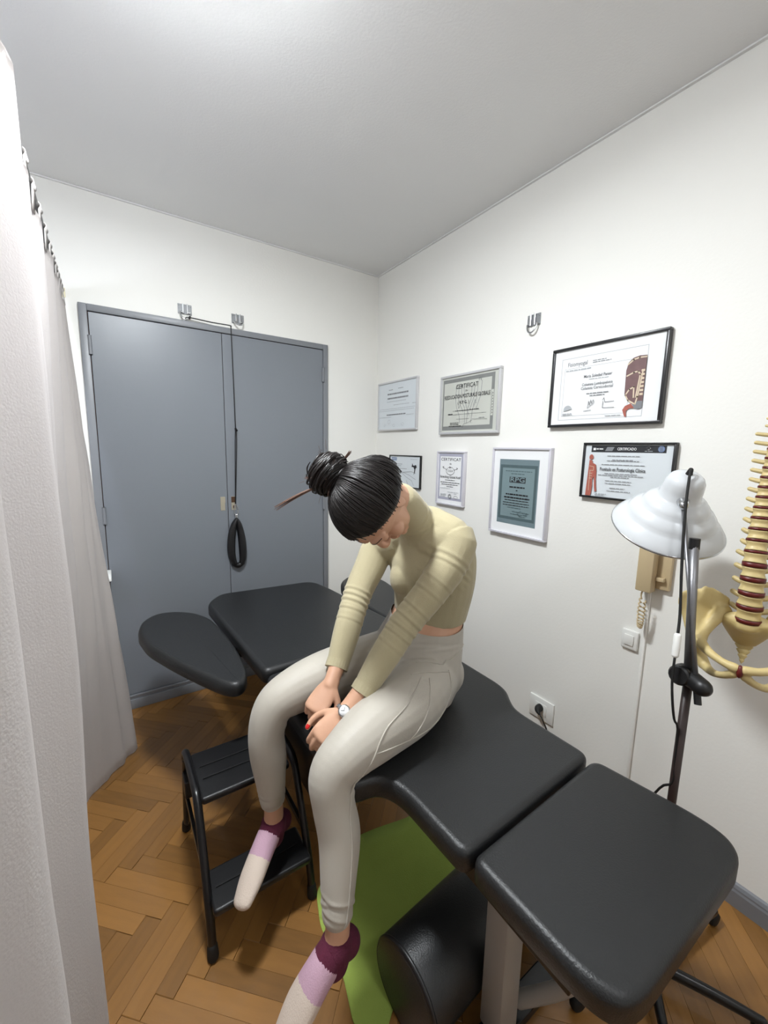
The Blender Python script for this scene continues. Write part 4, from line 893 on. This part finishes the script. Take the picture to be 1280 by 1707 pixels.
# ------------------------------------------------------------------ hair
bm = B(); RS, RF, RU = .0835, .1045, .1005; CH = (0,-.010,.018)
def surf(s,f,u,off=0):   # point on the hair shell in direction (s,f,u)
    off += .016*max(0,-u)*max(0,.35-f)*1.6
    k = 1/math.sqrt((s/RS)**2+(f/RF)**2+(u/RU)**2); l = V((s,f,u)).length
    return H(CH[0]+s*k*(1+off/.09),CH[1]+f*k*(1+off/.09),CH[2]+u*k*(1+off/.09))
def hairline(az):   # az: angle round the skull, 0 = forehead; returns polar angle from the crown where hair ends
    a = abs(az); return 1.06+.98*min(1,a/1.5)**1.8+.62*max(0,(a-1.5)/1.64)
NA, NP = 64, 22; rows = []
for j in range(NP+1):
    row = []
    for i in range(NA):
        az = -math.pi+2*math.pi*i/NA; pol = hairline(az)*j/NP; s,f,u = math.sin(pol)*math.sin(az),math.sin(pol)*math.cos(az),math.cos(pol)
        e = j/NP; off = .004*(1-e**6)-.012*e**10
        row.append(bm.verts.new(surf(s,f,u,off)))
    rows.append(row)
for a,b in zip(rows,rows[1:]):
    for i in range(NA): bm.faces.new((a[i],a[(i+1)%NA],b[(i+1)%NA],b[i]))
bmesh.ops.remove_doubles(bm, verts=bm.verts[:], dist=.0004)
bc = V((-1.163,-1.572,1.432)); q_ = bc-HC; BD = V((q_.dot(S),q_.dot(F),q_.dot(U))).normalized()    # where the bun sits on the skull (s,f,u)
rnd = random.Random(5)
for k in range(520):     # combed strands from the hairline to the bun
    az = rnd.uniform(-math.pi,math.pi); pol = hairline(az)*rnd.uniform(.45,.90); d0 = V((math.sin(pol)*math.sin(az),math.sin(pol)*math.cos(az),math.cos(pol)))
    if d0.angle(BD) < .25: continue
    pts = [surf(*d0.slerp(BD,t), .0045+.0028*math.sin(math.pi*min(1,t*1.1))*rnd.uniform(0,1)) for t in [i/9 for i in range(10)]]
    w_ = rnd.uniform(.0008,.0022); nrm = (pts[4]-HC).normalized(); side = (pts[5]-pts[3]).cross(nrm).normalized()
    loft(bm, pts, [(w_*(.5+.5*math.sin(math.pi*min(1,.15+i/9))),.0011) for i in range(10)], side, 6, 2)
hair = obj('hair', bm, HAIR, None, True)
# bun: coiled locks round a knot
K0 = surf(*BD); BN = (bc-K0).normalized(); BS = 1.28
bx = BN.orthogonal().normalized(); by = BN.cross(bx); bm = B()
ell(bm, bc, (bx,by,BN), (.046*BS,.046*BS,.040*BS), 20); loft(bm, [K0-BN*.012,K0+BN*.02], [.04,.036], bx, 16, 2)
for k in range(110):
    a0 = rnd.uniform(0,6.28); sp_ = rnd.uniform(1.6,3.6); r0 = rnd.uniform(.040,.050); h0 = rnd.uniform(-.034,.03); hh = rnd.uniform(-.02,.02); pts = []
    for i in range(12):
        t = i/11; a = a0+sp_*t; h = max(-.036,min(.038,h0+hh*t)); rr2 = r0*math.sqrt(max(.12,1-(h/.044)**2))*(1+.06*math.sin(a*3+k))
        pts.append(bc+(bx*rr2*math.cos(a)+by*rr2*math.sin(a)+BN*h)*BS)
    loft(bm, pts, [(.0012+.0022*math.sin(math.pi*min(1,.1+i/12)),.0014) for i in range(12)], BN, 6, 1)
bun = obj('bun', bm, HAIR, None, True)
bm = B()
def wisp(a, b, n_, r, sag, spread):
    a, b = V(a), V(b)
    for k in range(n_):
        j = V((rnd.uniform(-1,1),rnd.uniform(-1,1),rnd.uniform(-1,1)))*spread
        loft(bm, [a+j*.3, a.lerp(b,.35)+V(sag)+j*.7, a.lerp(b,.7)+V(sag)*.9+j, b+j*1.4], [r,r*.9,r*.7,r*.25], (0,0,1), 5, 5)
ta = bc+V((-.03,-.01,-.032)); wisp(ta, V((-1.297,-1.531,1.338)), 16, .0016, (0,0,.004), .0045)
wisp(bc+V((.03,-.01,.025)), bc+V((.055,-.025,.062)), 9, .0014, (.004,0,.004), .003)
wisp(bc+V((-.035,0,-.005)), bc+V((-.07,.0,-.012)), 5, .001, (0,0,0), .002)
wisp(bc+V((-.01,-.03,-.03)), bc+V((-.02,-.035,-.058)), 7, .0009, (0,0,-.003), .006)
for k in range(26):
    a = rnd.uniform(0,6.28); q = bc+(bx*.045*math.cos(a)+by*.045*math.sin(a)+BN*rnd.uniform(-.02,.03))*BS; o_ = (q-bc).normalized()
    wisp(q, q+o_*rnd.uniform(.008,.02)+V((0,0,rnd.uniform(-.01,.01))), 1, .0005, o_*.004, 0)
wl = obj('loose_strands', bm, HAIR2, None, True); wl['kind'] = 'stuff'
p += [hair]
adopt(pe, *p)
for o_ in (bun,wl): o_.parent = hair
